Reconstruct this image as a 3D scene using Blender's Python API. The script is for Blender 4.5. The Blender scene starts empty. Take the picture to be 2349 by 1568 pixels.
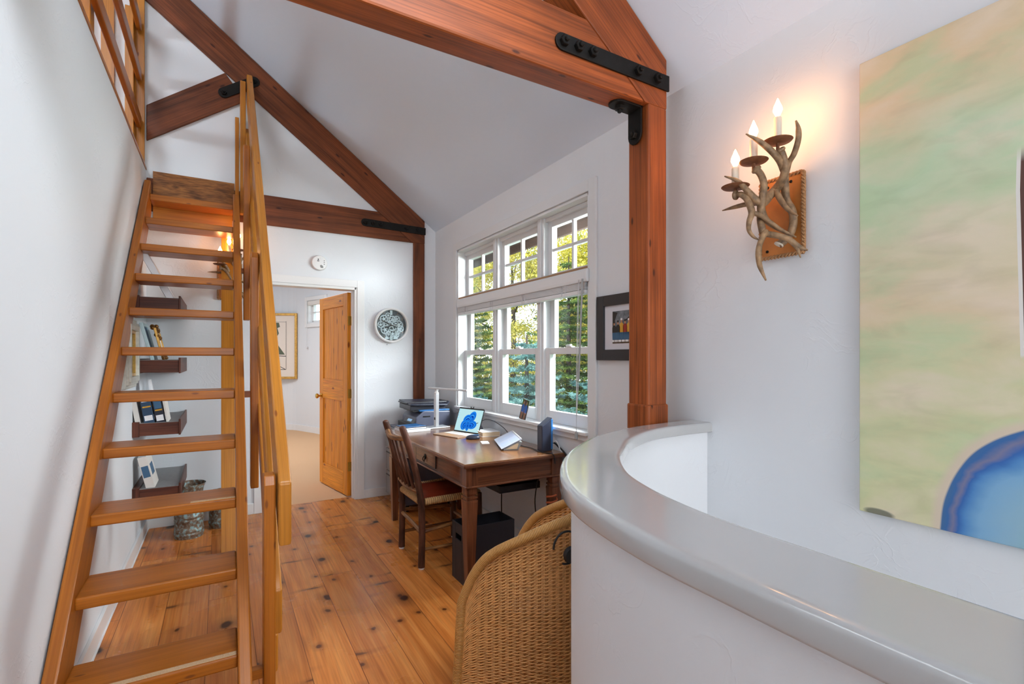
import bpy, math, random
from mathutils import Vector, Matrix
R = random.Random(7)
scene = bpy.context.scene
COL = scene.collection
PI = math.pi

# ------------------------------------------------------------------ colour + materials
def lin(h):
    h = h.lstrip('#')
    out = []
    for i in (0, 2, 4):
        c = int(h[i:i+2], 16) / 255
        out.append(c / 12.92 if c <= .04045 else ((c + .055) / 1.055) ** 2.4)
    return (*out, 1)

def newmat(name):
    m = bpy.data.materials.new(name); m.use_nodes = True
    nt = m.node_tree
    b = nt.nodes['Principled BSDF']
    return m, nt, b

def N(nt, t, **kw):
    n = nt.nodes.new(t)
    for k, v in kw.items():
        if k.startswith('i_'):
            n.inputs[k[2:].replace('_', ' ')].default_value = v
        else:
            setattr(n, k, v)
    return n

def L(nt, a, b): nt.links.new(a, b)

def ramp(nt, fac, stops):
    r = nt.nodes.new('ShaderNodeValToRGB')
    els = r.color_ramp.elements
    els.remove(els[1])
    for k, (p, c) in enumerate(stops):
        p = min(1, max(0, p))
        if k == 0: e = els[0]; e.position = p
        else: e = els.new(p)
        e.color = c if len(c) == 4 else (*c, 1)
    L(nt, fac, r.inputs[0])
    return r.outputs[0]

def mixc(nt, fac, a, b, mode='MIX'):
    m = nt.nodes.new('ShaderNodeMix'); m.data_type = 'RGBA'; m.blend_type = mode
    for s, v in ((0, fac), (6, a), (7, b)):
        if hasattr(v, 'is_output'): L(nt, v, m.inputs[s])
        else: m.inputs[s].default_value = v
    return m.outputs[2]

def plain(name, hexc, rough=.5, metal=0., spec=.5, coat=0., noise=0., nscale=20, bump=0., emit=0):
    m, nt, b = newmat(name)
    c = lin(hexc)
    b.inputs['Base Color'].default_value = c
    b.inputs['Roughness'].default_value = rough
    b.inputs['Metallic'].default_value = metal
    b.inputs['Specular IOR Level'].default_value = spec
    b.inputs['Coat Weight'].default_value = coat
    b.inputs['Coat Roughness'].default_value = .12
    if noise or bump:
        tc = N(nt, 'ShaderNodeTexCoord')
        no = N(nt, 'ShaderNodeTexNoise'); no.inputs['Scale'].default_value = nscale; no.inputs['Detail'].default_value = 5
        L(nt, tc.outputs['Object'], no.inputs['Vector'])
        if noise:
            d = tuple(x * (1 - noise) for x in c[:3]) + (1,); l = tuple(min(1, x * (1 + noise)) for x in c[:3]) + (1,)
            L(nt, ramp(nt, no.outputs[0], [(.3, d), (.7, l)]), b.inputs['Base Color'])
        if bump:
            bp = N(nt, 'ShaderNodeBump'); bp.inputs['Strength'].default_value = bump; bp.inputs['Distance'].default_value = .01
            L(nt, no.outputs[0], bp.inputs['Height']); L(nt, bp.outputs[0], b.inputs['Normal'])
    if emit:
        b.inputs['Emission Color'].default_value = c; b.inputs['Emission Strength'].default_value = emit
    return m

def wood(name, c1, c2, rough=.35, su=1.4, sv=26, knots=0., knotc='#3a1c10', coat=.0, fine=.18, patch=0., spec=.32):
    m, nt, b = newmat(name)
    b.inputs['Specular IOR Level'].default_value = spec
    b.inputs['Roughness'].default_value = rough
    b.inputs['Coat Weight'].default_value = coat; b.inputs['Coat Roughness'].default_value = .15
    uv = N(nt, 'ShaderNodeUVMap'); oi = N(nt, 'ShaderNodeObjectInfo')
    add = N(nt, 'ShaderNodeVectorMath', operation='MULTIPLY_ADD')
    cmb = N(nt, 'ShaderNodeCombineXYZ'); 
    L(nt, oi.outputs['Random'], cmb.inputs[0]); L(nt, oi.outputs['Random'], cmb.inputs[1])
    L(nt, cmb.outputs[0], add.inputs[0]); add.inputs[1].default_value = (37, 11, 0); L(nt, uv.outputs[0], add.inputs[2])
    mp = N(nt, 'ShaderNodeMapping'); mp.inputs['Scale'].default_value = (su, sv, 1); L(nt, add.outputs[0], mp.inputs[0])
    no = N(nt, 'ShaderNodeTexNoise'); no.inputs['Scale'].default_value = 1; no.inputs['Detail'].default_value = 6; no.inputs['Distortion'].default_value = .7
    L(nt, mp.outputs[0], no.inputs['Vector'])
    mp2 = N(nt, 'ShaderNodeMapping'); mp2.inputs['Scale'].default_value = (su * 2, sv * 6, 1); L(nt, add.outputs[0], mp2.inputs[0])
    n2 = N(nt, 'ShaderNodeTexNoise'); n2.inputs['Scale'].default_value = 1; n2.inputs['Detail'].default_value = 3
    L(nt, mp2.outputs[0], n2.inputs['Vector'])
    col = ramp(nt, no.outputs[0], [(.3, lin(c2)), (.55, lin(c1)), (.75, tuple(min(1, x * 1.12) for x in lin(c1)[:3]))])
    f = ramp(nt, n2.outputs[0], [(.35, (1 - fine * 2,) * 3), (.6, (1, 1, 1))])
    col = mixc(nt, 1., col, f, 'MULTIPLY')
    if patch:
        n3 = N(nt, 'ShaderNodeTexNoise'); n3.inputs['Scale'].default_value = 3.5; n3.inputs['Detail'].default_value = 3; L(nt, add.outputs[0], n3.inputs['Vector'])
        col = mixc(nt, 1., col, ramp(nt, n3.outputs[0], [(.35, (1 - patch,) * 3), (.62, (1, 1, 1))]), 'MULTIPLY')
    if knots:
        mp3 = N(nt, 'ShaderNodeMapping'); mp3.inputs['Scale'].default_value = (1.9, 5.5, 1); L(nt, add.outputs[0], mp3.inputs[0])
        vo = N(nt, 'ShaderNodeTexVoronoi'); vo.voronoi_dimensions = '2D'; vo.inputs['Scale'].default_value = 1; vo.inputs['Randomness'].default_value = 1
        L(nt, mp3.outputs[0], vo.inputs['Vector'])
        k = ramp(nt, vo.outputs['Distance'], [(knots * .5, (1, 1, 1)), (knots, (0, 0, 0))])
        col = mixc(nt, k, col, lin(knotc))
    L(nt, col, b.inputs['Base Color'])
    bp = N(nt, 'ShaderNodeBump'); bp.inputs['Strength'].default_value = .12; bp.inputs['Distance'].default_value = .003
    L(nt, n2.outputs[0], bp.inputs['Height']); L(nt, bp.outputs[0], b.inputs['Normal'])
    return m

def plaster(name, hexc, rough=.62, bump=.45):
    m, nt, b = newmat(name)
    b.inputs['Base Color'].default_value = lin(hexc); b.inputs['Roughness'].default_value = rough
    tc = N(nt, 'ShaderNodeTexCoord')
    n1 = N(nt, 'ShaderNodeTexNoise'); n1.inputs['Scale'].default_value = 7; n1.inputs['Detail'].default_value = 4; n1.inputs['Distortion'].default_value = 1.6
    L(nt, tc.outputs['Object'], n1.inputs['Vector'])
    r1 = ramp(nt, n1.outputs[0], [(.44, (.5, .5, .5)), (.5, (.9, .9, .9)), (.53, (.5, .5, .5))])
    n2 = N(nt, 'ShaderNodeTexNoise'); n2.inputs['Scale'].default_value = 3; n2.inputs['Detail'].default_value = 2
    L(nt, tc.outputs['Object'], n2.inputs['Vector'])
    h = mixc(nt, ramp(nt, n2.outputs[0], [(.45, (0, 0, 0)), (.65, (1, 1, 1))]), (.5, .5, .5, 1), r1)
    bp = N(nt, 'ShaderNodeBump'); bp.inputs['Strength'].default_value = bump; bp.inputs['Distance'].default_value = .004
    L(nt, h, bp.inputs['Height']); L(nt, bp.outputs[0], b.inputs['Normal'])
    return m

def floormat(name):
    m, nt, b = newmat(name)
    tc = N(nt, 'ShaderNodeTexCoord'); sp = N(nt, 'ShaderNodeSeparateXYZ'); L(nt, tc.outputs['Object'], sp.inputs[0])
    cb = N(nt, 'ShaderNodeCombineXYZ'); L(nt, sp.outputs[1], cb.inputs[0]); L(nt, sp.outputs[0], cb.inputs[1])
    mpb = N(nt, 'ShaderNodeMapping'); mpb.inputs['Location'].default_value = (.45, .06, 0); L(nt, cb.outputs[0], mpb.inputs[0])
    def brick(c1, c2, mo, ms):
        br = N(nt, 'ShaderNodeTexBrick'); br.offset = .37; br.offset_frequency = 3; br.squash = 1
        br.inputs['Color1'].default_value = c1; br.inputs['Color2'].default_value = c2; br.inputs['Mortar'].default_value = mo
        br.inputs['Scale'].default_value = 1; br.inputs['Mortar Size'].default_value = ms; br.inputs['Mortar Smooth'].default_value = .1
        br.inputs['Brick Width'].default_value = 2.3; br.inputs['Row Height'].default_value = .2; br.inputs['Bias'].default_value = 0
        L(nt, mpb.outputs[0], br.inputs['Vector']); return br
    rnd = brick((0, 0, 0, 1), (1, 1, 1, 1), (.5, .5, .5, 1), .0)
    off = N(nt, 'ShaderNodeVectorMath', operation='MULTIPLY_ADD'); L(nt, rnd.outputs[0], off.inputs[0]); off.inputs[1].default_value = (17, 9, 5); L(nt, cb.outputs[0], off.inputs[2])
    mp = N(nt, 'ShaderNodeMapping'); mp.inputs['Scale'].default_value = (1.3, 20, 1); L(nt, off.outputs[0], mp.inputs[0])
    no = N(nt, 'ShaderNodeTexNoise'); no.inputs['Scale'].default_value = 1; no.inputs['Detail'].default_value = 7; no.inputs['Distortion'].default_value = 1.1; L(nt, mp.outputs[0], no.inputs[0])
    col = ramp(nt, no.outputs[0], [(.28, lin('#c07030')), (.5, lin('#d98a44')), (.72, lin('#e49d57'))])
    tint = ramp(nt, rnd.outputs[0], [(0, (.78, .70, .62)), (.5, (1, 1, 1)), (1, (1.0, .84, .70))])
    col = mixc(nt, 1., col, tint, 'MULTIPLY')
    mp2 = N(nt, 'ShaderNodeMapping'); mp2.inputs['Scale'].default_value = (3, 120, 1); L(nt, off.outputs[0], mp2.inputs[0])
    n2 = N(nt, 'ShaderNodeTexNoise'); n2.inputs['Scale'].default_value = 1; L(nt, mp2.outputs[0], n2.inputs[0])
    col = mixc(nt, 1., col, ramp(nt, n2.outputs[0], [(.35, (.82, .8, .78)), (.6, (1, 1, 1))]), 'MULTIPLY')
    # knots: ringed dark ovals and long spike knots
    dn = N(nt, 'ShaderNodeTexNoise'); dn.inputs['Scale'].default_value = 9; L(nt, off.outputs[0], dn.inputs[0])
    dmix = N(nt, 'ShaderNodeVectorMath', operation='MULTIPLY_ADD'); L(nt, dn.outputs[1], dmix.inputs[0]); dmix.inputs[1].default_value = (.05, .05, 0); L(nt, off.outputs[0], dmix.inputs[2])
    for sc, th, kc, st in (((2.3, 3.4, 1), .105, '#38180c', 1.), ((3.6, 4.6, 1), .068, '#4a2010', .9), ((8.5, 1.5, 1), .10, '#4a2413', .8)):
        mk = N(nt, 'ShaderNodeMapping'); mk.inputs['Scale'].default_value = sc; mk.inputs['Location'].default_value = (sc[0] * .31, sc[1] * .17, 0); L(nt, dmix.outputs[0], mk.inputs[0])
        vo = N(nt, 'ShaderNodeTexVoronoi'); vo.voronoi_dimensions = '2D'; vo.inputs['Scale'].default_value = 1; L(nt, mk.outputs[0], vo.inputs['Vector'])
        # only some cells hold a knot
        sel = N(nt, 'ShaderNodeSeparateColor'); L(nt, vo.outputs['Color'], sel.inputs[0])
        gt = N(nt, 'ShaderNodeMath', operation='GREATER_THAN'); L(nt, sel.outputs[0], gt.inputs[0]); gt.inputs[1].default_value = .5 if sc[0] < 8 else .72
        k = ramp(nt, vo.outputs['Distance'], [(th * .55, (st, st, st)), (th, (.35 * st,) * 3), (th * 2.6, (0, 0, 0))])
        mu = N(nt, 'ShaderNodeMath', operation='MULTIPLY'); L(nt, k, mu.inputs[0]); L(nt, gt.outputs[0], mu.inputs[1])
        col = mixc(nt, mu.outputs[0], col, lin(kc))
    gap = brick((1, 1, 1, 1), (1, 1, 1, 1), (.42, .33, .27, 1), .0019)
    col = mixc(nt, 1., col, gap.outputs[0], 'MULTIPLY')
    L(nt, col, b.inputs['Base Color'])
    ro = N(nt, 'ShaderNodeTexNoise'); ro.inputs['Scale'].default_value = 2.5; ro.inputs['Detail'].default_value = 4; L(nt, tc.outputs['Object'], ro.inputs[0])
    L(nt, ramp(nt, ro.outputs[0], [(.35, (.22,) * 3), (.7, (.42,) * 3)]), b.inputs['Roughness']); b.inputs['Specular IOR Level'].default_value = .27
    bp = N(nt, 'ShaderNodeBump'); bp.inputs['Strength'].default_value = .25; bp.inputs['Distance'].default_value = .002
    L(nt, gap.outputs[0], bp.inputs['Height']); L(nt, bp.outputs[0], b.inputs['Normal'])
    return m

M = {}
M['wall'] = plaster('white_plaster', '#e5e8ec')
M['ceil'] = plaster('ceiling_plaster', '#e1edfb', .7, .35)
M['trim'] = plain('white_trim_paint', '#ededed', .3)
M['trimg'] = plain('window_trim_paint', '#e6e8ea', .35)
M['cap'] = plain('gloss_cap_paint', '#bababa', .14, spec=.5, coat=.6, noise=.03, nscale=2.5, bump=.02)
M['floor'] = floormat('knotty_pine_floor')
M['carpet'] = plain('beige_carpet', '#deb38a', .95, noise=.10, nscale=260, bump=.4)
M['ladder'] = wood('honey_fir', '#b2681f', '#9b5615', .34, 1.2, 24, knots=.04, knotc='#7a4218', coat=.08, fine=.10)
M['ladder2'] = wood('honey_fir_light', '#c07c2a', '#ab681b', .34, 1.2, 24, knots=.04, knotc='#844818', coat=.08, fine=.10)
M['ply'] = wood('swirled_plywood', '#a56a33', '#70421b', .4, 7, 22, fine=.25)
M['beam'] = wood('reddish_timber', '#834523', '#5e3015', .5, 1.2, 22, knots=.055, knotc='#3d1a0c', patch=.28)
M['beamn'] = wood('amber_timber', '#a85627', '#803f1a', .45, 1.2, 22, knots=.045, knotc='#4a200c', patch=.2)
M['door'] = wood('knotty_pine_door', '#f39c2f', '#e3851f', .38, 1.5, 24, knots=.075, knotc='#8a4312', spec=.25)
M['iron'] = plain('black_iron', '#1b1917', .55, .6, noise=.2, nscale=60)
M['brass'] = plain('brass', '#c9a04a', .25, 1.)
M['desk'] = wood('walnut_desk', '#864f33', '#55301e', .32, 1.6, 24, coat=.3, patch=.25)
M['desktop'] = wood('burl_desk_top', '#94643f', '#6a4228', .2, 4, 9, coat=.4, fine=.12, patch=.25)
M['bark'] = wood('hickory_bark', '#6a4232', '#352018', .42, 5, 20, patch=.35)
M['barkl'] = wood('peeled_hickory', '#a87443', '#5d3620', .5, 6, 22, patch=.35)
M['rush'] = plain('woven_rush', '#b58e5f', .8, noise=.2, nscale=70, bump=.3)
M['leather'] = plain('red_leather', '#7a2c17', .32, noise=.25, nscale=12, bump=.15)
M['wicker'] = plain('golden_rattan', '#dca263', .4, noise=.2, nscale=45)
M['wickerw'] = plain('rattan_wrap', '#c8934f', .42, noise=.16, nscale=60)
M['wickerd'] = plain('dark_rattan', '#a87038', .6)
M['black'] = plain('black_plastic', '#17171a', .45)
M['dark'] = plain('charcoal_plastic', '#33343c', .4)
M['dark2'] = plain('slate_plastic', '#5d6072', .38)
M['bin'] = plain('black_leatherette', '#22222a', .5, noise=.1, nscale=90)
M['navy'] = plain('navy_plastic', '#2d3243', .35)
M['bluestrip'] = plain('blue_gloss', '#2f6fae', .3)
M['silver'] = plain('brushed_silver', '#cfcfd2', .35, .4)
M['whitep'] = plain('white_plastic', '#eeeeee', .4)
M['offw'] = plain('offwhite_paper', '#e6e1da', .8)
M['paper'] = plain('white_paper', '#f2f2f4', .8)
M['cream'] = plain('cream_card', '#dcc3a2', .8)
M['greyp'] = plain('grey_plastic', '#a6a6a6', .5)
M['shelf'] = wood('dark_cherry', '#633424', '#472318', .45, 1.5, 20)
M['shelft'] = plain('grey_shelf_top', '#868585', .5, noise=.08, nscale=40)
M['antler'] = plain('antler', '#8a6c4e', .55, noise=.55, nscale=38, bump=.35)
M['antlerd'] = plain('dark_antler', '#6f5842', .6, noise=.4, nscale=38, bump=.35)
M['rust'] = plain('rusty_tin', '#7c4f33', .6, .35, noise=.3, nscale=40)
M['candle'] = plain('candle_sleeve', '#d8cdbd', .6)
M['leathero'] = plain('tan_leather_plate', '#b8702f', .5, noise=.18, nscale=14)
M['rope'] = plain('braided_cord', '#a97b50', .75, noise=.3, nscale=120, bump=.4)
M['bone'] = plain('cut_antler_bone', '#e6dccb', .7)
M['gold'] = plain('gold_leaf', '#c79a4f', .35, .6, noise=.2, nscale=30)
M['goldo'] = plain('ornate_gold', '#7a5124', .4, .6, noise=.5, nscale=60, bump=.6)
M['silverleaf'] = plain('silver_leaf', '#cfd0c6', .4, .35, noise=.12, nscale=40)
M['fblack'] = plain('black_frame', '#2a2b2f', .45)
M['verd'] = None
M['gear'] = plain('pale_gear', '#d4dde2', .4, .3)
M['dial'] = plain('dial_grey', '#5a5f64', .5)
M['teal'] = plain('teal_paint', '#2d6f7a', .5)
M['bookblue'] = plain('book_blue', '#1d3f5c', .4)
M['booknavy'] = plain('book_navy', '#10192c', .4)
M['bookred'] = plain('book_red', '#8e2f3e', .5)
M['paleblue'] = plain('pale_blue_frame', '#b9cfd4', .4)
M['greenart'] = plain('green_art', '#5c6452', .8)
M['artbeige'] = plain('art_beige', '#e5d9cd', .8)
M['mat'] = plain('photo_mat', '#dcdbe2', .8)
M['skin'] = plain('photo_skin', '#b98561', .7)
M['pblue'] = plain('photo_blue', '#1f5fb4', .6)
M['pyellow'] = plain('photo_yellow', '#cf9a2c', .6)
M['pred'] = plain('photo_red', '#9b2f22', .6)
M['pjean'] = plain('photo_jeans', '#3f6788', .6)
M['pdark'] = plain('photo_dark', '#26221f', .6)
M['pgrey'] = plain('photo_grey', '#6f757b', .6, noise=.5, nscale=40)
M['pbrown'] = plain('photo_brown', '#4e3a24', .6, noise=.4, nscale=60)
M['floorrail'] = plain('grey_vent', '#8d8d8d', .5)
M['grass'] = plain('lawn', '#5f7a34', .9, noise=.4, nscale=3)
M['soffit'] = plain('brown_soffit', '#4b372d', .8, noise=.2, nscale=40)
M['trunk'] = plain('tree_bark', '#463a30', .9, noise=.4, nscale=10)
M['tan'] = plain('tan_raw_wood', '#a9815f', .6)
M['yellowwall'] = plain('cream_wall', '#e9e2b8', .7)
M['cable'] = plain('black_cable', '#141416', .5)
M['cablew'] = plain('white_cable', '#d9d9dc', .5)
M['orangecord'] = plain('orange_cord', '#b4552a', .6)
M['grip'] = plain('clear_grip_tape', '#c9a883', .7, noise=.15, nscale=220, bump=.3)
M['tapgrey'] = plain('detector_grey', '#8f8f8f', .6)

def leafmat(name, c1, c2, c3):
    m, nt, b = newmat(name)
    tc = N(nt, 'ShaderNodeTexCoord'); no = N(nt, 'ShaderNodeTexNoise'); no.inputs['Scale'].default_value = 2.2; no.inputs['Detail'].default_value = 6
    L(nt, tc.outputs['Object'], no.inputs[0])
    col = ramp(nt, no.outputs[0], [(.35, lin(c1)), (.5, lin(c2)), (.66, lin(c3))])
    L(nt, col, b.inputs['Base Color']); b.inputs['Roughness'].default_value = .6
    tr = N(nt, 'ShaderNodeBsdfTranslucent'); L(nt, col, tr.inputs[0])
    mx = N(nt, 'ShaderNodeMixShader'); mx.inputs[0].default_value = .45
    out = nt.nodes['Material Output']
    L(nt, b.outputs[0], mx.inputs[1]); L(nt, tr.outputs[0], mx.inputs[2]); L(nt, mx.outputs[0], out.inputs[0])
    return m
M['spruce'] = leafmat('blue_spruce_needles', '#426865', '#70a09c', '#a9ccc6')
M['fir'] = leafmat('dark_fir_needles', '#34502b', '#5a7d3c', '#a0b558')
M['maple'] = leafmat('yellowing_leaves', '#7f8f2f', '#c4ba4a', '#efe080')

def glassmat():
    m = bpy.data.materials.new('window_glass'); m.use_nodes = True; nt = m.node_tree
    for n in list(nt.nodes): nt.nodes.remove(n)
    out = N(nt, 'ShaderNodeOutputMaterial'); t = N(nt, 'ShaderNodeBsdfTransparent'); g = N(nt, 'ShaderNodeBsdfGlossy')
    g.inputs['Roughness'].default_value = .02; t.inputs[0].default_value = (.93, .96, .96, 1)
    lw = N(nt, 'ShaderNodeLayerWeight'); lw.inputs[0].default_value = .5
    pw = N(nt, 'ShaderNodeMath', operation='POWER'); L(nt, lw.outputs['Facing'], pw.inputs[0]); pw.inputs[1].default_value = 5
    fr = N(nt, 'ShaderNodeMath', operation='MULTIPLY_ADD'); L(nt, pw.outputs[0], fr.inputs[0]); fr.inputs[1].default_value = .9; fr.inputs[2].default_value = .04
    mx = N(nt, 'ShaderNodeMixShader')
    L(nt, fr.outputs[0], mx.inputs[0]); L(nt, t.outputs[0], mx.inputs[1]); L(nt, g.outputs[0], mx.inputs[2]); L(nt, mx.outputs[0], out.inputs[0])
    return m
M['glass'] = glassmat()

def emis(name, hexc, s):
    m = bpy.data.materials.new(name); m.use_nodes = True; nt = m.node_tree
    for n in list(nt.nodes): nt.nodes.remove(n)
    out = N(nt, 'ShaderNodeOutputMaterial'); e = N(nt, 'ShaderNodeEmission'); e.inputs[0].default_value = lin(hexc); e.inputs[1].default_value = s
    L(nt, e.outputs[0], out.inputs[0]); return m
SCR = .9
M['scr'] = emis('screen_pale_cyan', '#bfe9ee', SCR)
for i, c in enumerate(['#0d3fae', '#1566d6', '#1f86ee', '#3ea6f7', '#72c4fb']): M['scr%d' % i] = emis('screen_blue_%d' % i, c, SCR)
M['led'] = emis('panel_display', '#9fc4e6', .8)
M['bulb'] = emis('warm_bulb', '#ffb26c', 58)
M['frost'] = emis('daylit_glass', '#ffffff', 1.2)

def verdigris():
    m, nt, b = newmat('verdigris_copper')
    tc = N(nt, 'ShaderNodeTexCoord'); no = N(nt, 'ShaderNodeTexNoise'); no.inputs['Scale'].default_value = 48; no.inputs['Detail'].default_value = 7
    L(nt, tc.outputs['Object'], no.inputs[0])
    L(nt, ramp(nt, no.outputs[0], [(.38, lin('#6b5747')), (.5, lin('#837261')), (.62, lin('#8fb0b4'))]), b.inputs['Base Color'])
    b.inputs['Metallic'].default_value = .3; b.inputs['Roughness'].default_value = .55
    return m
M['verd'] = verdigris()

def paintingmat():
    """abstract canvas; object coords: y runs along the wall (smaller = right), z up; origin at the lower left corner"""
    m, nt, b = newmat('abstract_canvas')
    tc = N(nt, 'ShaderNodeTexCoord')
    mp = N(nt, 'ShaderNodeMapping'); mp.inputs['Rotation'].default_value = (.7, 0, 0); mp.inputs['Scale'].default_value = (1, 1.5, 3.0); L(nt, tc.outputs['Object'], mp.inputs[0])
    no = N(nt, 'ShaderNodeTexNoise'); no.inputs['Scale'].default_value = 1.9; no.inputs['Detail'].default_value = 8; no.inputs['Distortion'].default_value = .15; L(nt, mp.outputs[0], no.inputs[0])
    nb = N(nt, 'ShaderNodeTexNoise'); nb.inputs['Scale'].default_value = 2.1; nb.inputs['Detail'].default_value = 3; L(nt, tc.outputs['Object'], nb.inputs[0])
    sp = N(nt, 'ShaderNodeSeparateXYZ'); L(nt, tc.outputs['Object'], sp.inputs[0])
    zz = N(nt, 'ShaderNodeMath', operation='MULTIPLY_ADD'); L(nt, nb.outputs[0], zz.inputs[0]); zz.inputs[1].default_value = .5
    L(nt, sp.outputs[2], zz.inputs[2])
    zn = N(nt, 'ShaderNodeMath', operation='DIVIDE'); L(nt, zz.outputs[0], zn.inputs[0]); zn.inputs[1].default_value = 2.05
    base = ramp(nt, zn.outputs[0], [(.1, lin('#d8d8a8')), (.33, lin('#d6d4aa')), (.42, lin('#e0ccaa')), (.56, lin('#d9d2b1')), (.68, lin('#c7dab8')), (.78, lin('#e4cca8')), (.93, lin('#dcc8a0')), (1, lin('#c8d092'))])
    col = mixc(nt, ramp(nt, no.outputs[0], [(.36, (.55,) * 3), (.5, (0, 0, 0))]), base, lin('#b2d2a4'))
    col = mixc(nt, ramp(nt, no.outputs[0], [(.5, (0, 0, 0)), (.66, (.7,) * 3)]), col, lin('#ecdac5'))
    ms = N(nt, 'ShaderNodeMapping'); ms.inputs['Rotation'].default_value = (-.75, 0, 0); ms.inputs['Scale'].default_value = (1, 3.5, 9); L(nt, tc.outputs['Object'], ms.inputs[0])
    ns = N(nt, 'ShaderNodeTexNoise'); ns.inputs['Scale'].default_value = 1.6; ns.inputs['Detail'].default_value = 5; ns.inputs['Distortion'].default_value = .6; L(nt, ms.outputs[0], ns.inputs[0])
    col = mixc(nt, 1., col, ramp(nt, ns.outputs[0], [(.3, (.90, .90, .88)), (.5, (1, 1, 1)), (.68, (1.0, 1.0, 1.0))]), 'MULTIPLY')
    col = mixc(nt, ramp(nt, ns.outputs[0], [(.56, (0, 0, 0)), (.7, (.28,) * 3)]), col, lin('#e6d8c4'))
    def math(op, a, b_=0.0):
        n = N(nt, 'ShaderNodeMath', operation=op)
        for i, v in enumerate((a, b_)):
            if hasattr(v, 'is_output'): L(nt, v, n.inputs[i])
            else: n.inputs[i].default_value = v
        return n.outputs[0]
    wob = math('MULTIPLY', math('SUBTRACT', nb.outputs[0], .5), .05)
    # large blue rounded shape low on the right
    dy = math('DIVIDE', math('SUBTRACT', math('ADD', sp.outputs[1], wob), -.62), .40)
    dz = math('DIVIDE', math('SUBTRACT', sp.outputs[2], -.05), .42)
    r = math('SQRT', math('ADD', math('POWER', math('ABSOLUTE', dy), 2.4), math('POWER', math('ABSOLUTE', dz), 2.4)), 0)
    pale = ramp(nt, math('MULTIPLY', r, .5), [(.5, (1, 1, 1)), (.518, (.9,) * 3), (.545, (0, 0, 0))])
    col = mixc(nt, pale, col, lin('#dccbb6'))
    blue = ramp(nt, math('ADD', r, math('MULTIPLY', math('SUBTRACT', no.outputs[0], .5), .35)), [(.2, lin('#93bfb4')), (.5, lin('#93bad0')), (.72, lin('#7fb0d6')), (.83, lin('#4f8ac6')), (.88, lin('#2f66b0')), (.92, lin('#7b7c9c')), (.96, lin('#3569a6')), (1., lin('#3f6c9c'))])
    col = mixc(nt, ramp(nt, math('MULTIPLY', r, .5), [(.496, (1, 1, 1)), (.503, (0, 0, 0))]), col, blue)
    # dark upright figure edge with white outline further right
    yy = math('ADD', sp.outputs[1], math('MULTIPLY', math('ABSOLUTE', math('SUBTRACT', sp.outputs[2], 1.0), 0), .02))
    up = ramp(nt, sp.outputs[2], [(.53, (0, 0, 0)), (.54, (1, 1, 1)), (1.0, (1, 1, 1))])
    lo = ramp(nt, math('DIVIDE', sp.outputs[2], 2.0), [(.54, (1, 1, 1)), (.56, (0, 0, 0))])
    msk = math('MULTIPLY', up, lo)
    wht = math('MULTIPLY', math('LESS_THAN', yy, -.396), msk); drk = math('MULTIPLY', math('LESS_THAN', yy, -.4045), msk)
    col = mixc(nt, wht, col, lin('#e6e2dc')); col = mixc(nt, drk, col, lin('#5a3b32'))
    # dark smear low left
    e1 = math('ADD', math('POWER', math('DIVIDE', math('SUBTRACT', sp.outputs[1], -.06), .05), 2), math('POWER', math('DIVIDE', math('SUBTRACT', math('ADD', sp.outputs[2], math('MULTIPLY', nb.outputs[0], .02)), .018), .016), 2))
    col = mixc(nt, ramp(nt, e1, [(.5, (.8,) * 3), (1., (0, 0, 0))]), col, lin('#4a5046'))
    L(nt, col, b.inputs['Base Color']); b.inputs['Roughness'].default_value = .6
    bp = N(nt, 'ShaderNodeBump'); bp.inputs['Strength'].default_value = .2; bp.inputs['Distance'].default_value = .003; L(nt, no.outputs[0], bp.inputs['Height']); L(nt, bp.outputs[0], b.inputs['Normal'])
    return m
M['canvas'] = paintingmat()

def wrapmat():
    m, nt, b = newmat('rattan_wrapping')
    uv = N(nt, 'ShaderNodeUVMap'); sp = N(nt, 'ShaderNodeSeparateXYZ'); L(nt, uv.outputs[0], sp.inputs[0])
    mu = N(nt, 'ShaderNodeMath', operation='MULTIPLY'); L(nt, sp.outputs[0], mu.inputs[0]); mu.inputs[1].default_value = 2 * PI / .0060
    si = N(nt, 'ShaderNodeMath', operation='SINE'); L(nt, mu.outputs[0], si.inputs[0])
    ma = N(nt, 'ShaderNodeMath', operation='MULTIPLY_ADD'); L(nt, si.outputs[0], ma.inputs[0]); ma.inputs[1].default_value = .5; ma.inputs[2].default_value = .5
    L(nt, ramp(nt, ma.outputs[0], [(.05, lin('#8a5a26')), (.35, lin('#c48d48')), (.8, lin('#d19d58'))]), b.inputs['Base Color']); b.inputs['Roughness'].default_value = .38
    bp = N(nt, 'ShaderNodeBump'); bp.inputs['Strength'].default_value = .6; bp.inputs['Distance'].default_value = .002; L(nt, ma.outputs[0], bp.inputs['Height']); L(nt, bp.outputs[0], b.inputs['Normal'])
    return m
M['wickerw'] = wrapmat()

# ------------------------------------------------------------------ mesh builder
def cr(pts, n=6):
    """Catmull-Rom resample"""
    P = [Vector(p) for p in pts]
    if len(P) < 3: return P
    out = []
    for i in range(len(P) - 1):
        p0 = P[i - 1] if i else P[0] * 2 - P[1]; p1, p2 = P[i], P[i + 1]
        p3 = P[i + 2] if i + 2 < len(P) else P[-1] * 2 - P[-2]
        for k in range(n):
            t = k / n
            out.append(.5 * ((2 * p1) + (p2 - p0) * t + (2 * p0 - 5 * p1 + 4 * p2 - p3) * t * t + (3 * p1 - p0 - 3 * p2 + p3) * t ** 3))
    out.append(P[-1]); return out

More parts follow.
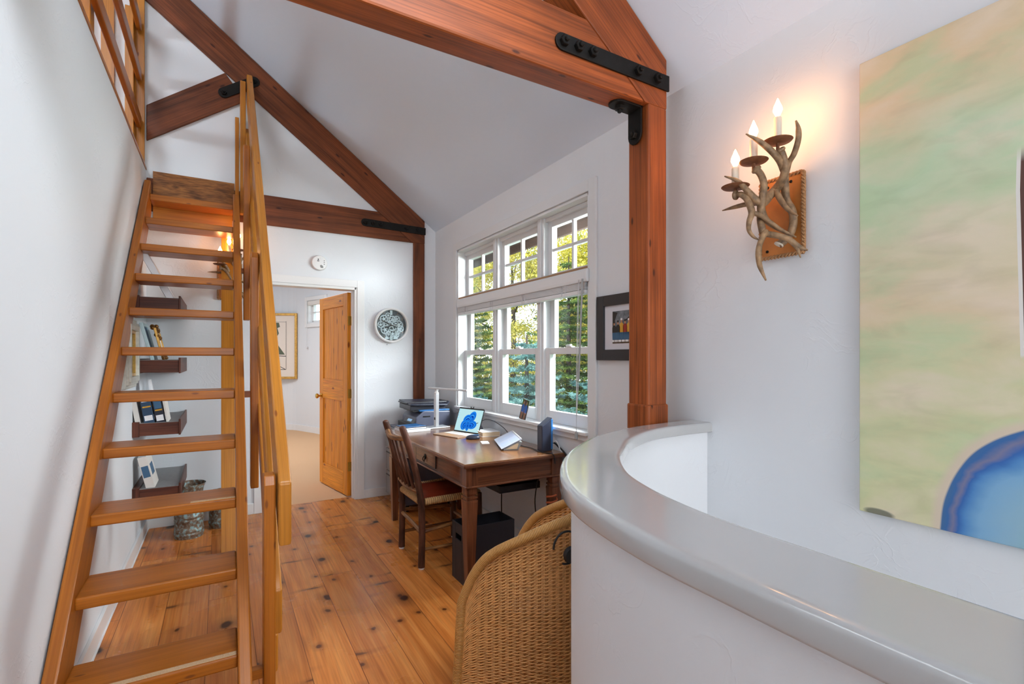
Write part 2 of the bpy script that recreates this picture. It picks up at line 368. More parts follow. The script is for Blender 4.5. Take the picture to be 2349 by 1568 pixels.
class MB:
    def __init__(s, T=None):
        s.V = []; s.F = []; s.UV = []; s.MI = []; s.T = T
    def v(s, p):
        p = Vector(p)
        if s.T is not None: p = s.T @ p
        s.V.append(p); return len(s.V) - 1
    def f(s, idx, uv, mi=0):
        s.F.append(tuple(idx)); s.UV.append(list(uv)); s.MI.append(mi)
    def obox(s, c, A, h, mi=0):
        c = Vector(c); A = [Vector(a).normalized() for a in A]
        o = (R.random() * 3, R.random() * 3)
        pt = {}
        for i in (-1, 1):
            for j in (-1, 1):
                for k in (-1, 1):
                    pt[(i, j, k)] = s.v(c + A[0] * h[0] * i + A[1] * h[1] * j + A[2] * h[2] * k)
        det = A[0].cross(A[1]).dot(A[2])
        def q(keys, ua, va):
            uv = [(k[ua] * h[ua] + o[0], k[va] * h[va] + o[1] + .13 * va) for k in keys]
            ids = [pt[k] for k in keys]
            if det < 0: ids.reverse(); uv.reverse()
            s.f(ids, uv, mi)
        q([(-1, -1, 1), (1, -1, 1), (1, 1, 1), (-1, 1, 1)], 0, 1)
        q([(-1, 1, -1), (1, 1, -1), (1, -1, -1), (-1, -1, -1)], 0, 1)
        q([(-1, -1, -1), (1, -1, -1), (1, -1, 1), (-1, -1, 1)], 0, 2)
        q([(1, 1, -1), (-1, 1, -1), (-1, 1, 1), (1, 1, 1)], 0, 2)
        q([(1, -1, -1), (1, 1, -1), (1, 1, 1), (1, -1, 1)], 1, 2)
        q([(-1, 1, -1), (-1, -1, -1), (-1, -1, 1), (-1, 1, 1)], 1, 2)
        return s
    def box(s, x0, x1, y0, y1, z0, z1, g=None, mi=0):
        h = [(x1 - x0) / 2, (y1 - y0) / 2, (z1 - z0) / 2]
        if g is None: g = max(range(3), key=lambda i: h[i])
        else: g = 'xyz'.index(g)
        o = [g, (g + 1) % 3, (g + 2) % 3]
        ax = [Vector((1, 0, 0)), Vector((0, 1, 0)), Vector((0, 0, 1))]
        return s.obox(((x0 + x1) / 2, (y0 + y1) / 2, (z0 + z1) / 2), [ax[i] for i in o], [h[i] for i in o], mi)
    def beam(s, p0, p1, w, h, up=(0, 0, 1), mi=0):
        p0 = Vector(p0); p1 = Vector(p1); a = (p1 - p0); l = a.length; a.normalize()
        side = a.cross(Vector(up)).normalized(); u2 = side.cross(a).normalized()
        return s.obox((p0 + p1) / 2, [a, side, u2], [l / 2, w / 2, h / 2], mi)
    def prism(s, poly, vec, g=None, mi=0, mi_side=None):
        P = [Vector(p) for p in poly]; vec = Vector(vec); n = len(P)
        nrm = Vector((0, 0, 0))
        for i in range(n): nrm += P[i].cross(P[(i + 1) % n])
        if nrm.dot(vec) > 0: P.reverse()
        g = Vector(g).normalized() if g is not None else (P[1] - P[0]).normalized()
        w = vec.normalized().cross(g); ms = mi if mi_side is None else mi_side
        a = [s.v(p) for p in P]; b = [s.v(p + vec) for p in P]
        o = (R.random() * 3, R.random() * 3)
        U = [(p.dot(g) + o[0], p.dot(w) + o[1]) for p in P]
        s.f(a, U, mi); s.f(list(reversed(b)), list(reversed(U)), mi)
        vl = vec.length
        for i in range(n):
            j = (i + 1) % n
            e = P[j] - P[i]
            if abs(e.normalized().dot(g)) > .5: uv = [(U[i][0], 0), (U[j][0], 0), (U[j][0], vl), (U[i][0], vl)]
            else: uv = [(0, U[i][1]), (0, U[j][1]), (vl, U[j][1]), (vl, U[i][1])]
            s.f([a[j], a[i], b[i], b[j]], [uv[1], uv[0], uv[3], uv[2]], ms)
        return s
    def tube(s, pts, r, n=8, cap=True, mi=0, closed=False, flat=1., sm=0):
        P = cr(pts, sm) if sm else [Vector(p) for p in pts]
        m = len(P)
        if callable(r): rr = [r(i / (m - 1)) for i in range(m)]
        elif isinstance(r, (list, tuple)):
            rr = []
            for i in range(m):
                t = i / (m - 1) * (len(r) - 1); k = min(int(t), len(r) - 2); rr.append(r[k] + (r[k + 1] - r[k]) * (t - k))
        else: rr = [r] * m
        rings = []; prev = None; dist = 0; o = R.random() * 3
        for i in range(m):
            if closed: t = P[(i + 1) % m] - P[i - 1]
            else: t = P[min(i + 1, m - 1)] - P[max(i - 1, 0)]
            t.normalize()
            if prev is None:
                ref = Vector((0, 0, 1)) if abs(t.z) < .9 else Vector((1, 0, 0))
                u = (ref - t * ref.dot(t)).normalized()
            else:
                u = (prev - t * prev.dot(t)).normalized()
            prev = u; w = t.cross(u)
            if i: dist += (P[i] - P[i - 1]).length
            rings.append(([s.v(P[i] + (u * math.cos(2 * PI * k / n) + w * math.sin(2 * PI * k / n) * flat) * rr[i]) for k in range(n)], dist, rr[i]))
        for i in range(m if closed else m - 1):
            A, da, ra = rings[i]; B, db, rb = rings[(i + 1) % m]
            for k in range(n):
                k2 = (k + 1) % n; c = 2 * PI * max(ra, .002) / n
                s.f([A[k], A[k2], B[k2], B[k]], [(da + o, k * c), (da + o, (k + 1) * c), (db + o, (k + 1) * c), (db + o, k * c)], mi)
        if cap and not closed:
            s.f(list(reversed(rings[0][0])), [(o, k * .003) for k in range(n)], mi); s.f(rings[-1][0], [(o, k * .003) for k in range(n)], mi)
        return s
    def lathe(s, prof, c=(0, 0, 0), n=32, ax=(0, 0, 1), mi=0, closed_ends=True):
        c = Vector(c); ax = Vector(ax).normalized(); ref = Vector((1, 0, 0)) if abs(ax.x) < .9 else Vector((0, 1, 0))
        u = (ref - ax * ref.dot(ax)).normalized(); w = ax.cross(u)
        rings = []
        for r, h in prof:
            rings.append([s.v(c + ax * h + (u * math.cos(2 * PI * k / n) + w * math.sin(2 * PI * k / n)) * max(r, 1e-4)) for k in range(n)])
        for i in range(len(rings) - 1):
            A, B = rings[i], rings[i + 1]; h0, h1 = prof[i][1], prof[i + 1][1]; rad = max(prof[i][0], .01)
            for k in range(n):
                k2 = (k + 1) % n
                s.f([A[k], A[k2], B[k2], B[k]], [(h0, 2 * PI * k / n * rad), (h0, 2 * PI * (k + 1) / n * rad), (h1 + .001, 2 * PI * (k + 1) / n * rad), (h1 + .001, 2 * PI * k / n * rad)], mi)
        if closed_ends:
            s.f(list(reversed(rings[0])), [(0, k * .01) for k in range(n)], mi); s.f(rings[-1], [(0, k * .01) for k in range(n)], mi)
        return s
    def ball(s, c, r, n=12, m=8, mi=0):
        if isinstance(r, (int, float)): r = (r, r, r)
        c = Vector(c); rows = []
        for i in range(m + 1):
            th = PI * i / m
            rows.append([s.v(c + Vector((r[0] * math.sin(th) * math.cos(2 * PI * k / n), r[1] * math.sin(th) * math.sin(2 * PI * k / n), r[2] * math.cos(th)))) for k in range(n)])
        for i in range(m):
            for k in range(n):
                k2 = (k + 1) % n
                s.f([rows[i][k], rows[i + 1][k], rows[i + 1][k2], rows[i][k2]], [(i * .1, k * .1), (i * .1 + .1, k * .1), (i * .1 + .1, k * .1 + .1), (i * .1, k * .1 + .1)], mi)
        return s
    def poly(s, pts, mi=0):
        P = [Vector(p) for p in pts]
        g = (P[1] - P[0]).normalized(); nn = (P[1] - P[0]).cross(P[2] - P[0]).normalized(); w = nn.cross(g)
        s.f([s.v(p) for p in P], [(p.dot(g), p.dot(w)) for p in P], mi); return s
    def sweep(s, section, path, mi=0, closed_sec=True):
        """section: list of (offset, z); path: list of (pos2d, normal2d)"""
        rows = []
        d = 0; last = None
        for (p, nv) in path:
            if last is not None: d += (Vector(p) - Vector(last)).length
            last = p
            rows.append(([s.v((p[0] + nv[0] * o, p[1] + nv[1] * o, z)) for o, z in section], d))
        k = len(section)
        for i in range(len(rows) - 1):
            (A, da), (B, db) = rows[i], rows[i + 1]
            for j in range(k if closed_sec else k - 1):
                j2 = (j + 1) % k
                s.f([A[j], B[j], B[j2], A[j2]], [(da, j * .1), (db, j * .1), (db, j * .1 + .1), (da, j * .1 + .1)], mi)
        if closed_sec:
            s.f(list(reversed(rows[0][0])), [(0, 0)] * k, mi); s.f(rows[-1][0], [(0, 0)] * k, mi)
        return s
    def build(s, name, mats, parent=None, smooth=False, bevel=0., seg=2, loc=None, ang=40):
        if not isinstance(mats, (list, tuple)): mats = [mats]
        if parent is not None: off = WL[parent.name]
        elif loc is not None: off = Vector(loc)
        else: off = Vector((0, 0, 0))
        me = bpy.data.meshes.new(name)
        me.from_pydata([tuple(v - off) for v in s.V], [], s.F)
        uvl = me.uv_layers.new(name='UVMap')
        flat = [c for f in s.UV for uv in f for c in uv]
        uvl.data.foreach_set('uv', flat)
        for m in mats: me.materials.append(m)
        if len(mats) > 1: me.polygons.foreach_set('material_index', s.MI)
        if smooth:
            me.shade_smooth(); me.set_sharp_from_angle(angle=math.radians(ang))
        me.update()
        o = bpy.data.objects.new(name, me); COL.objects.link(o)
        if bevel:
            bm = o.modifiers.new('bevel', 'BEVEL'); bm.width = bevel; bm.segments = seg; bm.limit_method = 'ANGLE'; bm.angle_limit = math.radians(40)
        if parent is not None: o.parent = parent
        else: o.location = off
        WL[o.name] = off
        return o
WL = {}

def tag(o, label=None, cat=None, group=None, kind=None):
    if label: o['label'] = label
    if cat: o['category'] = cat
    if group: o['group'] = group
    if kind: o['kind'] = kind
    return o
def thing(name, loc, label, cat, group=None, kind=None):
    o = bpy.data.objects.new(name, None); COL.objects.link(o); o.location = loc; o.empty_display_size = .1
    WL[o.name] = Vector(loc)
    return tag(o, label, cat, group, kind)
def struct(o, label=None): o['kind'] = 'structure'; 
def S(o, label, cat):
    return tag(o, label, cat, None, 'structure')
def copy_tree(o, parent=None):
    c = o.copy(); COL.objects.link(c)
    if parent is not None: c.parent = parent
    for ch in [x for x in COL.objects if x.parent == o]: copy_tree(ch, c)
    return c
def TR(loc, rz=0, rx=0, ry=0):
    return Matrix.Translation(loc) @ Matrix.Rotation(rz, 4, 'Z') @ Matrix.Rotation(ry, 4, 'Y') @ Matrix.Rotation(rx, 4, 'X')
# ------------------------------------------------------------------ setting
XR = 1.953; XL = -.52; YE = 4.937; YB = -2.6; EV = 2.70; PITCH = .76; RX = -1.45
def ceilz(x): return EV + PITCH * (XR - x) if x >= RX else EV + PITCH * (XR - RX) - PITCH * (RX - x)
XLF = RX - (XR - RX)          # far side of the loft
LOFT = 2.88

# half wall curve (outer face, inner face)
OUT = [(.600, YB), (.600, -.6), (.600, .20), (.602, .42), (.608, .60), (.640, .787), (.688, .925), (.762, 1.055), (.885, 1.21), (1.045, 1.355), (1.27, 1.505), (1.525, 1.595), (1.76, 1.625), (XR, 1.632)]
INN = [(.806, YB), (.806, -.6), (.806, .20), (.808, .42), (.812, .58), (.832, .715), (.868, .84), (.930, .975), (1.045, 1.13), (1.135, 1.215), (1.31, 1.36), (1.545, 1.475), (1.75, 1.505), (XR, 1.508)]
OC = [p.xy for p in cr([(x, y, 0) for x, y in OUT], 6)]; IC = [p.xy for p in cr([(x, y, 0) for x, y in INN], 6)]
OC = [(p.x, p.y) for p in OC]; IC = [(p.x, p.y) for p in IC]

# floor: pine boards, with the stairwell left open
b = MB()
fl = [(XL, YB)] + [((o[0] + i[0]) / 2, (o[1] + i[1]) / 2) for o, i in zip(OC, IC)] + [(XR, YE), (XL, YE)]
b.prism([(x, y, -.12) for x, y in fl], (0, 0, .12))
S(b.build('floor', M['floor']), 'honey coloured knotty pine plank floor of the study', 'floor')
b = MB(); b.box(.33, 1.13, YE, YE + .12, -.12, 0.0); 
S(b.build('trim_1', M['floor']), 'pine threshold board in the doorway to the next room', 'threshold')

# half wall round the stairwell + glossy cap
b = MB()
def shift(c_out, c_in, d):      # move along the line between both curves
    r = []
    for o, i in zip(c_out, c_in):
        v = Vector((i[0] - o[0], i[1] - o[1])); v.normalize(); r.append((o[0] + v.x * d, o[1] + v.y * d))
    return r
ow = shift(OC, IC, .032); iw = shift(IC, OC, .028)
b.prism([(x, y, -1.6) for x, y in ow + iw[::-1]], (0, 0, 1.6 + 1.040))
S(b.build('wall_stairwell', M['wall'], smooth=True, ang=30), 'curved white plaster half wall round the stairwell', 'half wall')
b = MB()
def capring(offs):               # list of (inset, z) from the outer top edge round
    pass
sec_n = 5
rows = []
for (o, i) in zip(OC, IC):
    o = Vector(o); i = Vector(i); d = (i - o); w = d.length; d.normalize()
    sec = []
    half = [(.020, 1.036), (.004, 1.036), (.001, 1.038), (.0, 1.042), (.0, 1.060), (.0005, 1.064)]
    half += [(.0145 - math.cos(a_) * .0140, 1.0655 + math.sin(a_) * .0140) for a_ in [PI / 2 * k / 7 for k in range(1, 8)]] + [(.0170, 1.080), (.024, 1.080)]
    sec = half + [(w - x_, z_) for x_, z_ in reversed(half)]
    rows.append([b.v((o.x + d.x * s_, o.y + d.y * s_, z)) for s_, z in sec])
for A, B in zip(rows, rows[1:]):
    k = len(A)
    for j in range(k): b.f([A[j], A[(j + 1) % k], B[(j + 1) % k], B[j]], [(0, 0)] * 4)
b.f(rows[0], [(0, 0)] * len(rows[0])); b.f(list(reversed(rows[-1])), [(0, 0)] * len(rows[0]))
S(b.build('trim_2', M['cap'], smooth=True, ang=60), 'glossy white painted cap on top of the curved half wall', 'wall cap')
b = MB(); b.box(.6, XR + .15, YB, 1.63, -1.7, -1.6)
S(b.build('floor_stairwell', M['floor']), 'floor at the bottom of the stairwell', 'floor')

# right wall with window opening
WY0, WY1, WZ0, WZ1 = 2.388, 4.356, .915, 2.394
b = MB(); T = .15
b.box(XR, XR + T, YB, WY0, -1.7, EV); b.box(XR, XR + T, WY1, YE + .12, -1.7, EV)
b.box(XR, XR + T, WY0, WY1, -1.7, WZ0); b.box(XR, XR + T, WY0, WY1, WZ1, EV)
S(b.build('wall_right', M['wall']), 'long white plaster wall on the right holding window, sconce and canvas', 'wall')

# end wall with door opening, up to the gable
DX0, DX1, DZ = .325, 1.135, 2.05
b = MB()
b.prism([(XL - .12, YE, 0), (DX0, YE, 0), (DX0, YE, DZ), (DX1, YE, DZ), (DX1, YE, 0), (XR, YE, 0), (XR, YE, EV), (RX, YE, ceilz(RX)), (XLF, YE, EV), (XLF, YE, LOFT - .2), (XL - .12, YE, LOFT - .2)], (0, .12, 0), g=(1, 0, 0))
S(b.build('wall_end', M['wall']), 'white plaster end wall with the doorway and clock', 'wall')

# left wall and loft behind it
b = MB(); b.box(XL - .12, XL, YB, YE, -.0, LOFT)
S(b.build('wall_left', M['wall']), 'white plaster wall on the left beside the ladder stair', 'wall')
b = MB(); b.box(XL - .125, XL + .006, YB, YE - .02, LOFT, LOFT + .018)
S(b.build('trim_3', M['ladder']), 'thin wooden edge strip along the top of the left wall', 'trim')
b = MB(); b.box(XLF, XL - .12, YB, YE, LOFT - .2, LOFT - .005)
S(b.build('floor_loft', M['floor']), 'floor of the loft above the left wall', 'floor')
b = MB(); b.box(XLF - .1, XLF, YB, YE, LOFT - .2, LOFT + .6)
S(b.build('wall_loft', M['yellowwall']), 'cream wall at the back of the loft', 'wall')

# ceiling: two slopes
b = MB(); th = .14
b.prism([(XR + .0, YB, EV), (RX, YB, ceilz(RX)), (RX, YB, ceilz(RX) + th), (XR + .0, YB, EV + th)], (0, YE - YB, 0))
b.prism([(XLF, YB, EV), (RX, YB, ceilz(RX)), (RX, YB, ceilz(RX) + th), (XLF, YB, EV + th)], (0, YE - YB, 0))
S(b.build('ceiling', M['ceil']), 'white sloped plaster ceiling', 'ceiling')

# back wall behind the camera with a wide window opening
b = MB()
BW = (-.30, 1.75, .75, 2.60)
g = [(XLF, YB, LOFT - .2), (XL - .12, YB, LOFT - .2), (XL - .12, YB, -1.7), (XR, YB, -1.7), (XR, YB, EV), (RX, YB, ceilz(RX)), (XLF, YB, EV)]
b.box(XL - .12, BW[0], YB - .12, YB, -1.7, 3.4); b.box(BW[1], XR, YB - .12, YB, -1.7, 3.4)
b.box(BW[0], BW[1], YB - .12, YB, -1.7, BW[2]); b.box(BW[0], BW[1], YB - .12, YB, BW[3], 3.4)
b.prism([(XL - .12, YB, 3.4), (1.1, YB, 3.4), (RX, YB, ceilz(RX)), (XLF, YB, EV), (XLF, YB, LOFT - .2), (XL - .12, YB, LOFT - .2)], (0, -.12, 0), g=(1, 0, 0))
S(b.build('wall_back', M['wall']), 'white plaster wall behind the camera', 'wall')
b = MB()
for x in (BW[0] + .03, (BW[0] + BW[1]) / 2, BW[1] - .03): b.box(x - .03, x + .03, YB - .10, YB - .04, BW[2], BW[3])
for z in (BW[2] + .03, BW[3] - .03): b.box(BW[0], BW[1], YB - .095, YB - .045, z - .03, z + .03)
w2 = b.build('window_2', M['trim']); S(w2, 'window in the wall behind the camera', 'window')

# baseboards
b = MB(); b.box(XL, XL + .016, 1.6, YE, 0, .10); b.box(XL, XL + .022, 1.6, YE, 0, .012)
S(b.build('baseboard_left', M['trim'], bevel=.003), 'white baseboard along the left wall', 'baseboard')
b = MB(); b.box(XL + .016, DX0 - .075, YE - .016, YE, 0, .095); b.box(DX1 + .075, XR, YE - .016, YE, 0, .085)
S(b.build('baseboard_end', M['trim'], bevel=.003), 'white baseboard along the end wall', 'baseboard')
b = MB(); b.box(XR - .016, XR, 1.66, YE - .016, 0, .085)
S(b.build('baseboard_right', M['trim'], bevel=.003), 'white baseboard below the window', 'baseboard')

# door casing + jamb
b = MB()
b.box(DX0 - .075, DX0 - .006, YE - .018, YE, 0, DZ + .075); b.box(DX1 + .006, DX1 + .075, YE - .018, YE, 0, DZ + .075)
b.box(DX0 - .006, DX1 + .006, YE - .018, YE, DZ + .006, DZ + .075)
b.box(DX0 - .012, DX0 + .018, YE - .008, YE + .13, 0, DZ + .012); b.box(DX1 - .018, DX1 + .012, YE - .008, YE + .13, 0, DZ + .012)
b.box(DX0, DX1, YE - .008, YE + .13, DZ - .018, DZ + .012)
b.box(DX0 + .018, DX0 + .03, YE + .03, YE + .075, 0, DZ - .018); b.box(DX1 - .03, DX1 - .018, YE + .03, YE + .075, 0, DZ - .018)
S(b.build('trim_4', M['trim'], bevel=.003), 'white painted casing round the doorway', 'door casing')

# door leaf (local: hinge edge at origin, leaf along +y)
def door_leaf():
    ang = math.radians(10.0)
    T = Matrix.Translation((DX1 - .022, YE + .115, 0)) @ Matrix.Rotation(ang, 4, 'Z')
    root = thing('door_1', (DX1 - .022, YE + .115, 0), 'open knotty pine door with two plank panels swung into the next room', 'door', None, 'structure')
    W, H, th = .775, 2.02, .04; z0 = .012
    st = .105; rails = [(z0, .235), (1.04 - .1, 1.04 + .11), (H - .125, H)]
    fr = MB(T)
    fr.box(-th, 0, 0, st, z0, H); fr.box(-th, 0, W - st, W, z0, H)
    for a, c in rails: fr.box(-th, 0, st, W - st, a, c)
    fr.build('door_frame', M['door'], root, bevel=.003)
    for (a, c) in ((.235, .94), (1.15, H - .125)):
        p = MB(T); n = 4; pw = (W - 2 * st) / n
        for i in range(n): p.box(-th + .012, -.012, st + i * pw + .001, st + (i + 1) * pw - .001, a, c, g='z')
        p.build('panel', M['door'], root, bevel=.002)
    for z in (.30, 1.02, 1.74):
        h = MB(T); h.box(-.036, -.002, -.004, 0.0, z - .045, z + .045); h.tube([(.004, -.004, z - .047), (.004, -.004, z + .047)], .006, 8)
        h.build('hinge', M['brass'], root)
    for sd, y in ((-th, 1), (0, -1)):
        k = MB(T); d = -1 if sd < 0 else 1
        k.lathe([(.028, 0), (.028, .006), (.011, .012), (.011, .03), (.024, .038), (.028, .05), (.024, .06), (.008, .066)], (sd, W - .062, .96), 20, (d, 0, 0))
        k.build('door_knob', M['brass'], root, smooth=True)
door_leaf()

# ------------------------------------------------------------------ next room
far = [(-1.8, 5.057), (-1.8, 9.6), (-1.2, 10.5), (-.3, 10.75), (.45, 10.68), (1.1, 10.34), (1.36, 9.90), (1.60, 9.25), (1.78, 8.4), (1.90, 7.4), (1.953, 6.2), (1.953, 5.057)]
fc = [(p.x, p.y) for p in cr([(x, y, 0) for x, y in far[1:-1]], 5)]
fc = [far[0]] + fc + [far[-1]]
b = MB(); b.prism([(x, y, -.1) for x, y in fc], (0, 0, .1))
S(b.build('floor_far', M['carpet']), 'beige carpet of the next room', 'carpet')
# wall built as an open band with a small window cut: find the segment near x=1.55
FH = 3.0
b = MB(); wth = .12
def seg(p, q, z0, z1):
    p = Vector((p[0], p[1], 0)); q = Vector((q[0], q[1], 0)); t = (q - p).normalized(); nrm = Vector((-t.y, t.x, 0))   # outwards
    b.prism([p + Vector((0, 0, z0)), q + Vector((0, 0, z0)), q + nrm * wth + Vector((0, 0, z0)), p + nrm * wth + Vector((0, 0, z0))], (0, 0, z1 - z0))
wa, wb_ = (1.39, 9.83), (1.60, 9.25)
WIN = (2.0, 2.42)
for p, q in zip(fc, fc[1:]):
    mid = ((p[0] + q[0]) / 2, (p[1] + q[1]) / 2)
    if 9.25 < mid[1] < 9.86 and mid[0] > 1.2: seg(p, q, -.1, WIN[0]); seg(p, q, WIN[1], FH)
    else: seg(p, q, -.1, FH)
S(b.build('wall_far', M['wall'], smooth=True, ang=30), 'curved white wall of the next room seen through the doorway', 'wall')
b = MB(); b.prism([(x, y, FH) for x, y in fc], (0, 0, .1)); S(b.build('ceiling_far', M['ceil']), 'ceiling of the next room', 'ceiling')
b = MB()
for p, q in zip(fc[1:], fc[2:-1]):
    p = Vector((p[0], p[1], 0)); q = Vector((q[0], q[1], 0)); t = (q - p).normalized(); nr = Vector((t.y, -t.x, 0)) * .018
    b.prism([p, q, q + nr, p + nr], (0, 0, .11))
S(b.build('baseboard_far', M['trim'], smooth=True, ang=30), 'white curved baseboard in the next room', 'baseboard')
# small window
def far_window():
    ys = [p for p in fc if 9.2 < p[1] < 9.95 and p[0] > 1.2]
    p = Vector((1.385, 9.84, 0)); q = Vector((1.60, 9.26, 0)); t = (q - p).normalized(); nr = Vector((-t.y, t.x, 0)); Lh = (q - p).length
    T = Matrix(((t.x, nr.x, 0, p.x), (t.y, nr.y, 0, p.y), (0, 0, 1, 0), (0, 0, 0, 1)))   # local x along, y outward
    root = thing('window_3', (p.x, p.y, WIN[0]), 'small high two pane window with a rolled shade in the next room', 'window', None, 'structure')
    m = MB(T)
    m.box(-.07, 0, -.025, .0, WIN[0] - .07, WIN[1] + .07); m.box(Lh, Lh + .07, -.025, 0, WIN[0] - .07, WIN[1] + .07)
    m.box(0, Lh, -.025, 0, WIN[1], WIN[1] + .07); m.box(0, Lh, -.025, 0, WIN[0] - .07, WIN[0])
    for x in (0, Lh - .02): m.box(x, x + .02, 0, .16, WIN[0], WIN[1])
    for z in (WIN[0], WIN[1] - .02): m.box(0, Lh, 0, .16, z, z + .02)
    m.build('casing', M['trim'], root, bevel=.003)
    s_ = MB(T); y0 = .08
    for x in (.02, Lh - .06, Lh / 2 - .012): s_.box(x, x + (.04 if abs(x - Lh / 2) > .05 else .024), y0, y0 + .03, WIN[0] + .02, WIN[1] - .02)
    for z in (WIN[0] + .02, WIN[1] - .06, (WIN[0] + WIN[1]) / 2 - .01): s_.box(.02, Lh - .02, y0, y0 + .03, z, z + (.04 if abs(z - (WIN[0] + WIN[1]) / 2) > .05 else .02))
    s_.build('sash', M['trim'], root)
    g_ = MB(T); g_.box(.05, Lh - .05, y0 + .012, y0 + .016, WIN[0] + .04, WIN[1] - .04); g_.build('pane', M['glass'], root)
    r_ = MB(T); r_.box(.01, Lh - .01, -.01, .05, WIN[1] - .085, WIN[1] - .01); r_.build('roller_shade', M['offw'], root, bevel=.01)
    c_ = MB(T); c_.tube([(.02, -.03, WIN[1] - .05), (.02, -.03, WIN[0] - .42)], .003, 6); c_.lathe([(.004, 0), (.012, .01), (.012, .05), (.004, .06)], (.02, -.03, WIN[0] - .47), 10); c_.build('pull_cord', M['cablew'], root)
far_window()
# framed print on the far wall
def far_picture():
    c = Vector((.86, 10.42, 1.59)); t = Vector((.88, -.475, 0)).normalized(); nr = Vector((-t.y, t.x, 0))
    c = c - nr * .06
    T = Matrix(((t.x, nr.x, 0, c.x), (t.y, nr.y, 0, c.y), (0, 0, 1, c.z), (0, 0, 0, 1)))
    root = thing('framed_print', tuple(c), 'tall gold framed abstract print of green and beige shapes on the far room wall', 'picture')
    W, H = .47, .62
    m = MB(T)
    for x in (-W, W - .045): m.box(x, x + .045, -.03, .01, -H, H)
    for z in (-H, H - .045): m.box(-W + .045, W - .045, -.03, .01, z, z + .045)
    m.build('frame', M['gold'], root, bevel=.006)
    p = MB(T); p.box(-W + .04, W - .04, -.006, .008, -H + .04, H - .04)
    a = [(-.26, .44), (.13, .44), (.15, .36), (.10, .34), (.13, .24), (.07, .14), (.09, .05), (.17, -.06), (.24, -.16), (-.2, -.16), (-.26, .0)]
    art = MB(T); art.poly([(-.3, -.0075, -.46), (.29, -.0075, -.46), (.29, -.0075, .46), (-.3, -.0075, .46)], 0)
    art.poly([(x, -.0085, z) for x, z in a[::-1]], 1)
    for (x0, z0, x1, z1, w) in ((.262, .47, .262, -.44, .006), (-.3, .455, .26, .455, .005), (-.2, -.17, .26, -.19, .012), (.05, -.33, .25, -.44, .010), (-.2, -.44, .26, -.44, .010)):
        art.beam((x0, -.009, z0), (x1, -.009, z1), w, .002, up=(0, 1, 0), mi=2)
    p.build('mat', M['artbeige'], root); art.build('print', [M['artbeige'], M['greenart'], M['pdark']], root)
far_picture()

